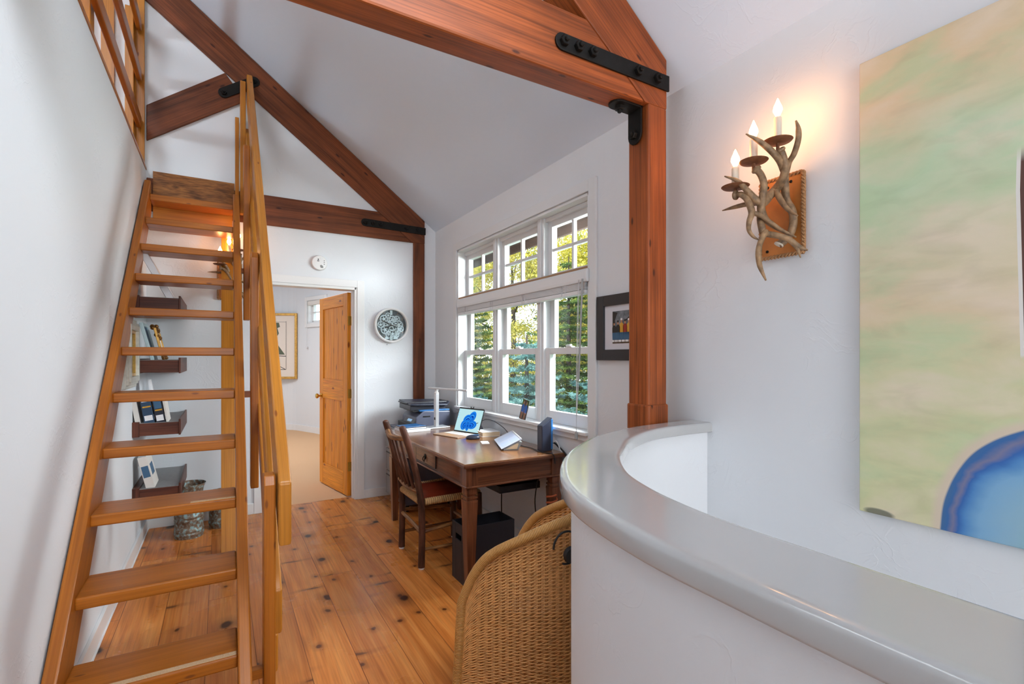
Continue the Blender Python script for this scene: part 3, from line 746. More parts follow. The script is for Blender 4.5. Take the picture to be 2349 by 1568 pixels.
# ------------------------------------------------------------------ main window
def main_window():
    root = thing('window_1', (XR, 3.37, WZ0), 'three part white window over the desk with small paned transoms and double hung sashes', 'window', None, 'structure')
    c = MB(); x0 = XR - .018
    c.box(x0, XR, WY0 - .075, WY0 - .004, WZ0 - .07, WZ1 + .075); c.box(x0, XR, WY1 + .004, WY1 + .075, WZ0 - .07, WZ1 + .075)
    c.box(x0, XR, WY0 - .004, WY1 + .004, WZ1 + .004, WZ1 + .075)
    c.box(x0, XR, WY0 - .004, WY1 + .004, WZ0 - .055, WZ0 - .018)
    c.build('casing', M['trimg'], root, bevel=.003)
    s_ = MB(); s_.box(XR - .04, XR + .12, WY0 - .004, WY1 + .004, WZ0 - .018, WZ0 + .004); s_.build('window_sill', M['trimg'], root, bevel=.004)
    j = MB(); xo = XR + .15
    j.box(XR - .006, xo, WY0, WY0 + .018, WZ0, WZ1); j.box(XR - .006, xo, WY1 - .018, WY1, WZ0, WZ1); j.box(XR - .006, xo, WY0, WY1, WZ1 - .018, WZ1)
    m1, m2 = 3.005, 3.690       # mullion centres
    xm = XR + .045
    for m in (m1, m2):
        j.box(xm, xo, m - .043, m + .043, WZ0, WZ1 - .018); j.box(xm - .012, xm, m - .018, m + .018, WZ0, WZ1 - .018)
    zt = 1.90
    j.box(xm, xo, WY0 + .018, WY1 - .018, zt - .06, zt + .03)
    j.box(xm + .015, xm + .06, WY0 + .018, WY1 - .018, WZ1 - .045, WZ1 - .018)
    j.build('window_frame', M['trimg'], root, bevel=.003)
    cells = [(WY0 + .018, m1 - .043), (m1 + .043, m2 - .043), (m2 + .043, WY1 - .018)]
    for (a, d) in cells:
        # transom sash
        t = MB(); xs = XR + .085; z0, z1 = zt + .03, WZ1 - .018; fw = .048
        t.box(xs, xs + .045, a, a + fw, z0, z1); t.box(xs, xs + .045, d - fw, d, z0, z1)
        t.box(xs, xs + .045, a + fw, d - fw, z0, z0 + fw); t.box(xs, xs + .045, a + fw, d - fw, z1 - fw - .02, z1)
        mz = (z0 + fw + z1 - fw - .02) / 2; my = (a + d) / 2
        t.box(xs + .008, xs + .036, my - .011, my + .011, z0 + fw, z1 - fw); t.box(xs + .006, xs + .038, a + fw, d - fw, mz - .011, mz + .011)
        t.build('transom_sash', M['trimg'], root, bevel=.003)
        g = MB(); g.box(xs + .02, xs + .024, a + fw, d - fw, z0 + fw, z1 - fw); g.build('pane', M['glass'], root)
        # lower sash (inner) and upper sash (outer)
        zc = 1.425
        for nm, xs2, za, zb, bot in (('lower_sash', XR + .062, WZ0 + .004, zc + .022, .085), ('upper_sash', XR + .105, zc - .022, zt - .06, .045)):
            q = MB(); top = .045
            q.box(xs2, xs2 + .036, a, a + .052, za, zb); q.box(xs2, xs2 + .036, d - .052, d, za, zb)
            q.box(xs2, xs2 + .036, a + .052, d - .052, za, za + bot); q.box(xs2, xs2 + .036, a + .052, d - .052, zb - top, zb)
            q.build(nm, M['trimg'], root, bevel=.003)
            g = MB(); g.box(xs2 + .016, xs2 + .020, a + .052, d - .052, za + bot, zb - top); g.build('pane', M['glass'], root)
        k = MB(); my = (a + d) / 2; xk = XR + .062
        k.box(xk - .004, xk + .03, my - .03, my + .03, zc + .022, zc + .03); k.lathe([(.012, 0), (.012, .01), (.007, .013)], (xk + .012, my, zc + .03), 12); k.box(xk + .004, xk + .016, my, my + .045, zc + .033, zc + .040)
        k.build('sash_lock', M['whitep'], root, bevel=.003)
main_window()
b = MB(); b.box(XR + .155, XR + .40, YB, YE + .3, 2.40, 2.50); b.box(XR + .37, XR + .40, YB, YE + .3, 2.34, 2.50)
S(b.build('trim_5', M['soffit']), 'brown roof eave outside above the window', 'eave')

# blind
def blind():
    root = thing('window_blind', (XR - .03, 3.37, 1.92), 'white slatted blind pulled up under its valance across the big window', 'blind')
    x1 = XR - .02
    v = MB(); v.prism([(x1, 4.295, 1.842), (x1 - .018, 4.295, 1.842), (x1 - .022, 4.295, 1.86), (x1 - .022, 4.295, 1.905), (x1 - .018, 4.295, 1.922), (x1, 4.295, 1.922)], (0, 2.372 - 4.295, 0), g=(0, 1, 0))
    v.build('valance', M['trimg'], root, bevel=.004)
    hr = MB(); hr.box(XR - .018, XR + .035, 2.41, 4.335, 1.865, 1.905, g='y'); hr.build('head_rail', M['greyp'], root)
    bk = MB(); bk.box(XR - .019, XR + .03, 2.393, 2.402, 1.85, 1.925); bk.build('end_bracket', M['greyp'], root)
    s_ = MB(); n = 14
    for i in range(n):
        z = 1.80 + i * .0042; s_.box(XR - .028, XR + .022, 2.405, 4.300, z, z + .0030)
    s_.build('slat_stack', M['trimg'], root)
    r_ = MB(); r_.box(XR - .030, XR + .024, 2.402, 4.302, 1.772, 1.797); r_.build('bottom_rail', M['trimg'], root, bevel=.004)
    for y in (2.62, 3.12, 3.62, 4.12):
        l = MB(); l.box(XR - .032, XR - .029, y - .022, y - .016, 1.775, 1.86); l.box(XR - .032, XR - .029, y + .016, y + .022, 1.775, 1.86)
        for k in range(5): l.box(XR - .0325, XR - .029, y - .02, y + .02, 1.80 + k * .011, 1.803 + k * .011)
        l.build('ladder_tape', M['cablew'], root)
    w = MB(); w.tube([(XR - .045, 2.405, 1.86), (XR - .05, 2.418, 1.55), (XR - .055, 2.43, 1.24)], .006, 8); w.build('tilt_wand', M['greyp'], root, smooth=True)
    for k, (y, zb) in enumerate(((2.45, .93), (2.44, .90), (2.42, .96))):
        c = MB(); c.tube([(XR - .042, y, 1.86), (XR - .05, y + .005, 1.4), (XR - .048, 2.462, zb)], .0017, 6, sm=4); c.build('lift_cord', M['cablew'], root)
    t = MB(); t.lathe([(.003, .05), (.009, .04), (.011, 0), (.004, -.004)], (XR - .048, 2.462, .872), 12); t.build('cord_tassel', M['greyp'], root, smooth=True)
    tt = MB(); tt.box(XR - .004, XR + .044, WY0 + .02, WY1 - .02, 1.924, 1.944, g='y'); 
    S(tt.build('trim_6', M['tan']), 'strip of bare tan wood above the blind valance', 'trim')
blind()
# ------------------------------------------------------------------ timber trusses
def iron_plate(parent, name, pts, vec, bolts, bn, r=.013, mat='iron', nut=.022):
    p = MB(); p.prism(pts, vec); o = p.build(name, M[mat], parent, bevel=.002)
    for c in bolts:
        k = MB(); k.lathe([(nut, 0), (nut, .016), (nut * .9, .019)], c, 6, bn); k.lathe([(r * .8, .019), (r * .8, .028), (r * .5, .032)], c, 10, bn)
        k.build('bolt', M[mat], o)
    return o
def rounded(c0, c1, w, axis_u, axis_v, round0=True, round1=False, n=8):
    """strap outline between two 2-d points given as 3-d vectors, in plane (u,v)"""
    c0 = Vector(c0); c1 = Vector(c1); u = (c1 - c0).normalized(); v = Vector(axis_v); v = (v - u * v.dot(u)).normalized(); h = w / 2; out = []
    if round0:
        for k in range(n + 1):
            a = PI / 2 + PI * k / n; out.append(c0 + (u * math.cos(a) + v * math.sin(a)) * h)
    else: out += [c0 + v * h, c0 - v * h]
    if round1:
        for k in range(n + 1):
            a = -PI / 2 + PI * k / n; out.append(c1 + (u * math.cos(a) + v * math.sin(a)) * h)
    else: out += [c1 - v * h, c1 + v * h]
    return out
PX0, PX1 = 1.706, 1.829
def truss(y0, y1, near):
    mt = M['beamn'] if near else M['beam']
    lab = ('amber timber truss of post, tie beam and rafter crossing close overhead' if near else 'reddish brown timber truss set against the end wall with diagonal brace')
    root = thing('timber_truss', (PX1, y0, 0), lab, 'timber beam')
    p = MB(); p.box(PX0, PX1, y0, y1, 0, 2.56, g='z')
    if near: p.box(PX0 - .006, PX1 + .006, y0 - .006, y1 + .006, 0, 1.16, g='z')
    p.build('post', mt, root, bevel=.010)
    b0, b1 = 2.556, 2.822
    rt = lambda x: 2.791 + .76 * (PX1 - x)       # rafter top edge
    dep = .338
    xe = XL + .004
    # rafter foot cut meets the tie beam
    r_ = MB(); xt = RX + .05 if not near else RX + .05
    xs = PX1 - (2.796 - b0 - .0) / .95
    r_.prism([(PX1, y0, 2.62), (PX1, y0, rt(PX1)), (xt, y0, rt(xt)), (xt, y0, rt(xt) - dep), (1.462, y0, 2.735), (1.69, y0, 2.556), (PX1, y0, 2.556)], (0, y1 - y0, 0), g=(-.795, 0, .606))
    r_.build('rafter', mt, root, bevel=.006)
    c = MB(); xa = xe
    c.prism([(xa, y0, b0), (1.688, y0, b0), (1.458, y0, 2.737), (1.345, y0, b1), (xa, y0, b1)], (0, y1 - y0, 0), g=(1, 0, 0))
    c.build('tie_beam', mt, root, bevel=.010 if near else .006)
    br = MB(); x0 = XL + .004
    lo = lambda x: 3.10 + .712 * (x + .539)
    xj = lambda x: rt(x) - dep
    x1 = .030; x2 = .185
    br.prism([(x0, y0, lo(x0) + .287), (x0, y0, lo(x0)), (x2, y0, min(lo(x2), xj(x2))), (x1, y0, xj(x1) - .002)], (0, (y1 - y0), 0), g=(.815, 0, .58))
    br.build('brace', mt, root, bevel=.006)
    # iron strap over tie beam and rafter foot
    yf = y0
    st = rounded((1.213, yf, 2.678 if near else 2.698), (PX1 + .006, yf, 2.675 if near else 2.684), .073, None, (0, 0, 1))
    zb = 2.678 if near else 2.697
    iron_plate(root, 'iron_strap', st, (0, -.010, 0), [(x, yf - .010, zb - (0.003 if x > 1.5 else 0)) for x in (1.217, 1.291, 1.366, 1.63, 1.752)], (0, -1, 0))
    # iron plate at the brace
    ip = rounded((.021, yf, 3.640), (.254, yf, 3.800), .085, None, (0, 0, 1), True, True)
    iron_plate(root, 'brace_plate', ip, (0, -.010, 0), [(.021, yf - .010, 3.640), (.254, yf - .010, 3.800)], (0, -1, 0))
    if near:
        ym = (y0 + y1) / 2 + .008
        vp = rounded((PX0 - .006, ym, 2.43), (PX0 - .006, ym, 2.556), .085, None, (0, 1, 0), True, False)
        iron_plate(root, 'corner_bracket', vp, (-.010, 0, 0), [(PX0 - .016, ym, 2.432)], (-1, 0, 0))
        hp = rounded((1.585, ym, 2.556), (PX0 - .002, ym, 2.556), .085, None, (0, 1, 0), True, False)
        iron_plate(root, 'corner_bracket', hp, (0, 0, -.010), [(1.597, ym, 2.546)], (0, 0, -1))
    return root
truss(1.665, 1.796, True)
truss(YE - .022, YE - .001, False)

# ------------------------------------------------------------------ ladder stair
RISE, RUN = .2395, .251
SL = RISE / RUN
def nose(k): return 3.368 + RUN * (6.238 - k), RISE * (12 - k)     # y, z of tread k's front top edge
def xr(y): return .055 + (y - 2.15) * .0115                         # inner face of the right stringer
t_ = Vector((0, 1, SL)).normalized(); n_ = Vector((0, -t_.z, t_.y))
def ladder():
    root = thing('ladder_stair', (-.2, 1.9, 0), 'steep honey coloured wooden ladder stair with open treads and slatted rail up to the loft', 'stair')
    lm, l2 = M['ladder'], M['ladder2']
    # stringers
    def stringer(xa, xb, fa, fb, yt):
        """xa,xb thickness at y=fa and fb"""
        ytop, ybot = yt
        f0, f1 = .030, -.172
        def pt(y): return Vector((0, y, SL * (y - 3.368) + 1.38 + 0.0))
        m = MB()
        up = pt(ytop); dn = pt(ybot)
        a = dn + n_ * f0; bb = up + n_ * f0; c_ = up + n_ * f1; d = dn + n_ * f1
        # foot cut flat on the floor
        def floorcut(p):
            q = p - t_ * (p.z / t_.z); return q
        a = floorcut(a); d = floorcut(d)
        # top cut plumb
        yt2 = up.y + .02
        def plumb(p): return p + t_ * ((yt2 - p.y) / t_.y)
        bb = plumb(bb); c_ = plumb(c_)
        bb2 = bb - t_ * .03
        bb = bb2 + n_ * 0
        V0 = [Vector((xa[0] + (p.y - 2.15) * xa[1], p.y, p.z)) for p in (a, bb, c_ + Vector((0, 0, 0)), d)]
        V1 = [Vector((xb[0] + (p.y - 2.15) * xb[1], p.y, p.z)) for p in (a, bb, c_, d)]
        i0 = [m.v(p) for p in V0]; i1 = [m.v(p) for p in V1]
        uv = [(p.dot(t_), p.dot(n_)) for p in V0]
        m.f([i0[0], i0[1], i0[2], i0[3]], uv); m.f([i1[3], i1[2], i1[1], i1[0]], uv[::-1])
        th = abs(xb[0] - xa[0])
        for k in range(4):
            j = (k + 1) % 4
            if k in (0, 2): u_ = [(uv[j][0], 0), (uv[k][0], 0), (uv[k][0], th), (uv[j][0], th)]
            else: u_ = [(0, uv[j][1]), (0, uv[k][1]), (th, uv[k][1]), (th, uv[j][1])]
            m.f([i0[j], i0[k], i1[k], i1[j]], u_)
        return m.build('stringer', lm, root, bevel=.007, seg=3)
    stringer((XL + .006, 0), (-.471, 0), 0, 0, (4.775, 1.6))
    stringer((.055, .0115), (.101, .0115), 0, 0, (4.755, 1.6))
    for k in range(1, 12):
        y, z = nose(k)
        m = MB(); m.box(-.473, xr(y) + .002, y, min(y + .238, YE - .05), z - .048, z, g='x')
        o = m.build('tread', lm, root, bevel=.007, seg=3)
        if k in (9, 11):
            q = MB(); x0 = -.12 if k == 9 else -.34
            q.box(x0, xr(y) - .004, y + .008, y + .034, z, z + .0015); tag(q.build('grip_strip', M['grip'], o), 'pale grip strip near the tread edge')
    # landing boards against the truss
    m = MB(); m.box(-.471, .10, YE - .046, YE - .024, 2.672, 2.872, g='x'); tag(m.build('landing_board', M['ply'], root), 'darker swirled plywood board at the top of the stair')
    m = MB(); m.box(-.471, .085, YE - .040, YE - .024, 2.44, 2.67, g='x'); m.build('landing_riser', l2, root)
    # slanted support plank under the right side
    m = MB(); m.beam((.05, 4.03, .0), (.052, 4.865, 2.44), .10, .03, up=(0, -1, .3)); m.build('support_plank', l2, root, bevel=.003)
    # rail posts outside the right stringer
    def post(y, z0, z1, dx=.095, w=.042, d=.088):
        x = xr(y) + dx
        p = MB(); zt = z1; ch = .035
        p.prism([(x, y - d / 2, z0), (x, y + d / 2, z0), (x, y + d / 2, zt), (x, y - d / 2 + .02, zt), (x, y - d / 2, zt - ch)], (w, 0, 0), g=(0, 0, 1))
        p.build('rail_post', lm, root, bevel=.006, seg=3)
    post(2.175, .0, .92, .087); post(3.24, .63, 1.985, .078); post(4.12, 1.65, 2.925, .063)
    # spacers between posts and stringer
    for y in (2.175, 3.24, 4.12):
        z = SL * (y - 3.368) + 1.38 - .09
        p = MB(); p.box(xr(y) + .040, xr(y) + .085, y - .018, y + .018, z - .018, z + .018); p.build('spacer', lm, root)
    p = MB(); p.box(.140, .183, 4.80, 4.872, 2.60, 3.73, g='z'); p.build('newel', l2, root, bevel=.005)
    p = MB(); p.box(.104, .134, 4.872, 4.908, 2.60, 3.44, g='z'); p.build('baluster', l2, root, bevel=.003)
    # rails
    def rail(x0, x1, ya, za, yb, zb, h, nm, notch=False):
        m = MB(); pts = [(x0, ya, za - h), (x0, yb, zb - h), (x0, yb, zb), (x0, ya, za)]
        m.prism(pts, (x1 - x0, 0, 0), g=(0, yb - ya, zb - za)); return m.build(nm, l2, root, bevel=.008, seg=3)
    hr = rail(.190, .236, 2.09, .897, 4.87, 3.83, .245, 'hand_rail')
    rail(.181, .211, 2.17, .455, 4.87, 3.36, .175, 'mid_rail')
    rail(.181, .211, 2.33, .20, 4.87, 2.90, .16, 'low_rail')
ladder()

# ------------------------------------------------------------------ loft railing
def loft_rail():
    x0, x1 = -.585, -.540
    root = thing('loft_railing', (-.56, 3.4, LOFT + .018), 'honey wood railing with three horizontal rails guarding the loft opening', 'railing')
    zb = LOFT + .018
    for (y, d) in ((4.845, .07), (3.38, .09), (1.9, .09), (.4, .09)):
        p = MB(); p.box(x0 - .055, x0, y - d / 2, y + d / 2, zb, 4.10, g='z'); p.build('rail_post', M['ladder2'], root, bevel=.004)
    e = MB(); e.box(-.62, -.525, 4.884, YE - .024, zb, 4.3, g='z'); e.build('end_stud', M['ladder2'], root, bevel=.003)
    for z in (3.185, 3.555, 3.95):
        r_ = MB(); r_.box(x0 + .012, x1, -.6, 4.86, z, z + .088, g='y'); r_.build('rail', M['ladder'], root, bevel=.006)
loft_rail()
b = MB(); b.box(-.95, -.86, YE - .03, YE, LOFT, 4.3); b.box(-.80, -.72, YE - .03, YE, LOFT, 4.3)
S(b.build('trim_7', M['ladder2']), 'orange wood frame on the loft end wall behind the railing', 'trim')
def loft_shelf():
    root = thing('loft_bookcase', (-2.6, 2.6, LOFT), 'brown bookcase standing in the loft behind the railing', 'bookcase')
    m = MB()
    m.box(-2.55, -2.2, 1.9, 1.93, LOFT, 3.95); m.box(-2.55, -2.2, 3.3, 3.33, LOFT, 3.95)
    for i in range(4): z = LOFT + .02 + i * .33; m.box(-2.55, -2.2, 1.93, 3.3, z, z + .03)
    m.build('case', M['shelf'], root)
    b_ = MB(); b_.box(-2.55, -2.535, 1.9, 3.33, LOFT, 3.95); b_.build('back_panel', M['shelf'], root)
loft_shelf()
# ------------------------------------------------------------------ desk
DT = .760
def desk():
    root = thing('writing_desk', (1.57, 3.4, 0), 'dark walnut writing desk with tapered legs against the wall under the window', 'desk')
    X0, X1, Y0, Y1 = 1.212, 1.938, 2.612, 4.205
    m = MB(); m.box(X0, X1, Y0, Y1, DT - .010, DT, g='y'); m.box(X0 + .004, X1, Y0 + .004, Y1 - .004, DT - .030, DT - .010, g='y')
    m.build('top', M['desktop'], root, bevel=.004)
    e = MB(); e.box(X0 - .003, X0 + .012, Y0 - .003, Y1, DT - .028, DT - .006, g='y'); e.box(X0 - .003, X1, Y0 - .003, Y0 + .012, DT - .028, DT - .006, g='x')
    e.build('top_edge', M['desk'], root, bevel=.005)
    a0, a1 = .622, DT - .030
    bx0, by0, bx1, by1 = X0 + .022, Y0 + .022, X1 - .016, Y1 - .022
    ap = MB(); t = .022; s = .012
    ap.box(bx0 + s, bx0 + s + t, by0 + .07, by1 - .07, a0, a1, g='y'); ap.box(bx1 - s - t, bx1 - s, by0 + .07, by1 - .07, a0, a1, g='y')
    ap.box(bx0 + .07, bx1 - .07, by0 + s, by0 + s + t, a0, a1, g='x'); ap.box(bx0 + .07, bx1 - .07, by1 - s - t, by1 - s, a0, a1, g='x')
    ap.build('apron', M['desk'], root)
    mo = MB()
    mo.box(bx0 - .006, bx0 + .03, by0 - .006, by1 + .006, a0 - .012, a0, g='y'); mo.box(bx0 + .03, bx1, by0 - .006, by0 + .03, a0 - .012, a0, g='x'); mo.box(bx0 + .03, bx1, by1 - .03, by1 + .006, a0 - .012, a0, g='x')
    mo.build('lower_moulding', M['desk'], root, bevel=.004)
    for cx, cy in ((bx0, by0), (bx1 - .078, by0), (bx0, by1 - .078), (bx1 - .078, by1 - .078)):
        l = MB(); w = .078
        l.box(cx, cx + w, cy, cy + w, a0, a1, g='z')
        def sq(z0, z1, r0, r1):
            c = Vector((cx + w / 2, cy + w / 2, 0)); q = []
            for z, r in ((z0, r0), (z1, r1)): q.append([l.v((c.x + sx * r, c.y + sy * r, z)) for sx, sy in ((-1, -1), (1, -1), (1, 1), (-1, 1))])
            for k in range(4):
                j = (k + 1) % 4; l.f([q[0][k], q[0][j], q[1][j], q[1][k]], [(z0, k * .08), (z0, k * .08 + .08), (z1, k * .08 + .08), (z1, k * .08)])
            l.f(q[0][::-1], [(0, 0), (0, .1), (.1, .1), (.1, 0)]); l.f(q[1], [(0, 0), (0, .1), (.1, .1), (.1, 0)])
        sq(a0 - .05, a0 - .012, .034, .034); sq(a0 - .062, a0 - .05, .029, .029); sq(a0 - .075, a0 - .062, .036, .036); sq(a0 - .085, a0 - .075, .031, .031)
        sq(a0 - .10, a0 - .085, .038, .037); sq(0, a0 - .10, .021, .037)
        l.build('leg', M['desk'], root)
    # drawer
    d0, d1 = 3.135, 3.515
    d = MB(); d.box(bx0 + .006, bx0 + s + .004, d0, d1, a0 + .012, a1 - .006, g='y'); dr = d.build('drawer', M['desk'], root, bevel=.002)
    gp = MB()
    for (y0, y1, z0, z1) in ((d0 - .003, d0, a0 + .010, a1 - .004), (d1, d1 + .003, a0 + .010, a1 - .004), (d0, d1, a1 - .006, a1 - .003), (d0, d1, a0 + .009, a0 + .012)): gp.box(bx0 + .0055, bx0 + s + .002, y0, y1, z0, z1)
    gp.build('drawer_gap', M['black'], dr)
    pu = MB(); yc = (d0 + d1) / 2; zc = (a0 + a1) / 2
    pu.lathe([(.020, 0), (.020, .003), (.008, .006)], (bx0 + .006, yc, zc + .006), 16, (-1, 0, 0))
    pu.tube([(bx0 + .001, yc - .012, zc + .008), (bx0 - .006, yc - .018, zc - .010), (bx0 - .004, yc - .006, zc - .026), (bx0 - .004, yc + .006, zc - .026), (bx0 - .006, yc + .018, zc - .010), (bx0 + .001, yc + .012, zc + .008)], .0032, 8, sm=4)
    tag(pu.build('drawer_pull', M['iron'], dr), 'dark ring pull')
desk()

# tray hung beneath the desk
def tray():
    root = thing('under_desk_tray', (1.70, 2.97, .5), 'black open tray hanging from the underside of the desk', 'tray')
    m = MB(); m.box(1.55, 1.86, 2.80, 3.12, .500, .512); m.box(1.55, 1.86, 2.80, 2.812, .512, .545); m.box(1.55, 1.86, 3.108, 3.12, .512, .545); m.box(1.55, 1.562, 2.812, 3.108, .512, .545); m.box(1.848, 1.86, 2.812, 3.108, .512, .735)
    m.build('tray_body', M['bin'], root, bevel=.002)
    h = MB(); h.box(1.552, 1.86, 3.10, 3.106, .545, .735); h.build('hanger', M['bin'], root)
tray()

# waste bin
def bin_():
    root = thing('waste_box', (1.43, 2.78, 0), 'black leatherette waste box with hand holes under the near desk leg', 'waste bin')
    x0, x1, y0, y1, h, t = 1.262, 1.607, 2.712, 2.905, .355, .007
    # sits behind the leg line
    m = MB(); m.box(x0 + t, x1 - t, y0 + t, y1 - t, 0, .01)
    m.box(x0, x1, y0, y0 + t, 0, h); m.box(x0, x1, y1 - t, y1, 0, h)
    for xa in (x0, x1 - t):
        yc = (y0 + y1) / 2
        m.box(xa, xa + t, y0 + t, yc - .042, 0, h); m.box(xa, xa + t, yc + .042, y1 - t, 0, h)
        m.box(xa, xa + t, yc - .042, yc + .042, 0, .255); m.box(xa, xa + t, yc - .042, yc + .042, .29, h)
    m.build('box_body', M['bin'], root, bevel=.0015)
bin_()

# file cabinet on castors with the printer
def cabinet():
    root = thing('file_cabinet', (1.62, 4.56, 0), 'grey rolling file cabinet under the printer in the corner', 'cabinet')
    x0, x1, y0, y1 = 1.385, 1.90, 4.26, 4.80
    m = MB(); m.box(x0 + .02, x1, y0, y1, .065, .725); m.build('cabinet_body', M['dark2'], root, bevel=.004)
    for z0, z1 in ((.075, .29), (.30, .505), (.515, .715)):
        d = MB(); d.box(x0, x0 + .019, y0 + .006, y1 - .006, z0, z1); q = d.build('drawer', M['floorrail'], root, bevel=.003)
        h = MB(); h.box(x0 - .004, x0 + .004, y1 - .16, y1 - .03, z1 - .04, z1 - .03); h.build('drawer_pull', M['black'], q)
    for cx, cy in ((x0 + .05, y0 + .05), (x1 - .05, y0 + .05), (x0 + .05, y1 - .05), (x1 - .05, y1 - .05)):
        c = MB(); c.tube([(cx - .012, cy, .028), (cx + .012, cy, .028)], .028, 14); c.box(cx - .016, cx + .016, cy - .012, cy + .012, .03, .066); c.build('castor', M['black'], root)
cabinet()
def printer():
    root = thing('printer', (1.66, 4.5, .725), 'charcoal desktop printer with tilted touch panel in the corner past the desk', 'printer')
    x0, x1, y0, y1, z0 = 1.475, 1.865, 4.335, 4.72, .725
    a = MB(); a.prism([(x0 + .05, y0, z0 + .004), (x1, y0, z0 + .004), (x1, y0, z0 + .155), (x0 + .13, y0, z0 + .165), (x0 + .05, y0, z0 + .10)], (0, y1 - y0, 0), g=(1, 0, 0))
    a.build('printer_body', M['dark2'], root, bevel=.012)
    l = MB(); l.box(x0 + .02, x1 - .02, y0 + .06, y1, z0 + .165, z0 + .215); l.box(x0 + .0, x1 + .03, y0 + .10, y1 - .02, z0 + .222, z0 + .236)
    l.build('scanner_lid', M['dark'], root, bevel=.008)
    n = MB(); n.prism([(x0 + .01, y0 + .02, z0 + .215), (x1 - .02, y0 + .02, z0 + .200), (x1 + .02, y0 + .06, z0 + .228), (x1 + .02, y1 - .05, z0 + .228), (x0 + .01, y1 - .02, z0 + .238)], (0, 0, .012))
    n.build('paper_tray', M['navy'], root, bevel=.004)
    s_ = MB(); s_.box(x0 + .05, x1 - .01, y0 + .03, y1 - .04, z0 + .155, z0 + .168); s_.build('output_slot', M['black'], root)
    T = TR((x0 + .055, y0 + .09, z0 + .085), 0, 0, math.radians(-52))
    p = MB(T); p.box(-.075, .075, -.085, .20, -.012, .0); pp = p.build('control_panel', M['dark'], root, bevel=.004)
    q = MB(T); q.box(-.030, .036, .0, .11, .0005, .002); q.build('panel_screen', M['led'], pp)
    w = MB(); w.box(x0, x0 + .06, y0 + .02, y1 - .02, z0, z0 + .05); w.build('front_tray', M['black'], root, bevel=.006)
    h = MB(); h.box(x0 + .12, x0 + .19, y0 - .002, y0 + .004, z0 + .105, z0 + .117); h.build('finger_slot', M['black'], root)
    st = MB(); st.box(x0 + .09, x1 - .005, y0 + .004, y0 + .06, z0 + .158, z0 + .170); st.build('top_strip', M['bluestrip'], root, bevel=.003)
printer()

# papers and books at the far end
def flat_thing(name, lab, cat, mat, T, dims, parts=(), loc=None, bevel=.002, group=None):
    m = MB(T); w, d, h = dims; m.box(-w / 2, w / 2, -d / 2, d / 2, 0, h)
    o = m.build(name, M[mat], None, loc=T.translation, bevel=bevel); return tag(o, lab, cat, group)
def book(lab, T, dims, cover, page, name='book', cat='book', group=None):
    w, d, h = dims
    root = thing(name, T.translation, lab, cat, group)
    m = MB(T); t = .0025
    m.box(-w / 2, w / 2, -d / 2, d / 2, 0, t); m.box(-w / 2, w / 2, -d / 2, d / 2, h - t, h); m.box(w / 2 - t, w / 2, -d / 2, d / 2, t, h - t)
    m.build('cover', M[cover], root)
    p = MB(T); p.box(-w / 2 + .004, w / 2 - t, -d / 2 + .003, d / 2 - .003, t, h - t); p.build('pages', M[page], root)
    return root
flat_thing('paper_stack', 'white paper stack at the far end of the desk under a notebook', 'paper', 'paper', TR((1.405, 4.075, DT), .05), (.235, .225, .020))
book('black notebook with pale cover edge on the white paper stack by the printer', TR((1.395, 4.085, DT + .020), .12), (.20, .20, .016), 'dark', 'paper', 'notebook', 'notebook')
flat_thing('folder', 'thin bright cyan folder lying on top of the black notebook', 'folder', 'bluestrip', TR((1.40, 4.09, DT + .036), .2), (.19, .17, .004))

# desk lamp
def lamp():
    root = thing('desk_lamp', (1.66, 4.13, DT), 'silver desk lamp with square column and long slim light bar', 'lamp')
    T = TR((1.640, 4.115, DT), .12)
    m = MB(T); m.box(-.10, .10, -.068, .068, 0, .012); m.build('base', M['silver'], root, bevel=.004)
    c = MB(T); c.box(-.018, .014, -.020, .020, .012, .302); c.build('column', M['silver'], root, bevel=.004)
    d = MB(T); d.box(-.0195, -.018, -.010, .010, .070, .092); d.build('display', M['black'], root)
    h = MB(T); h.lathe([(.021, 0), (.021, .008), (.012, .016), (.012, .028), (.006, .032)], (-.002, 0, .302), 16); h.build('pivot', M['whitep'], root, smooth=True)
    b_ = MB(); b_.beam((1.612, 4.222, 1.106), (1.738, 3.677, 1.108), .034, .016); b_.build('light_bar', M['silver'], root, bevel=.004)
    g = MB(T); g.box(-.010, .010, -.012, .012, .325, .340); g.build('bar_mount', M['whitep'], root)
lamp()

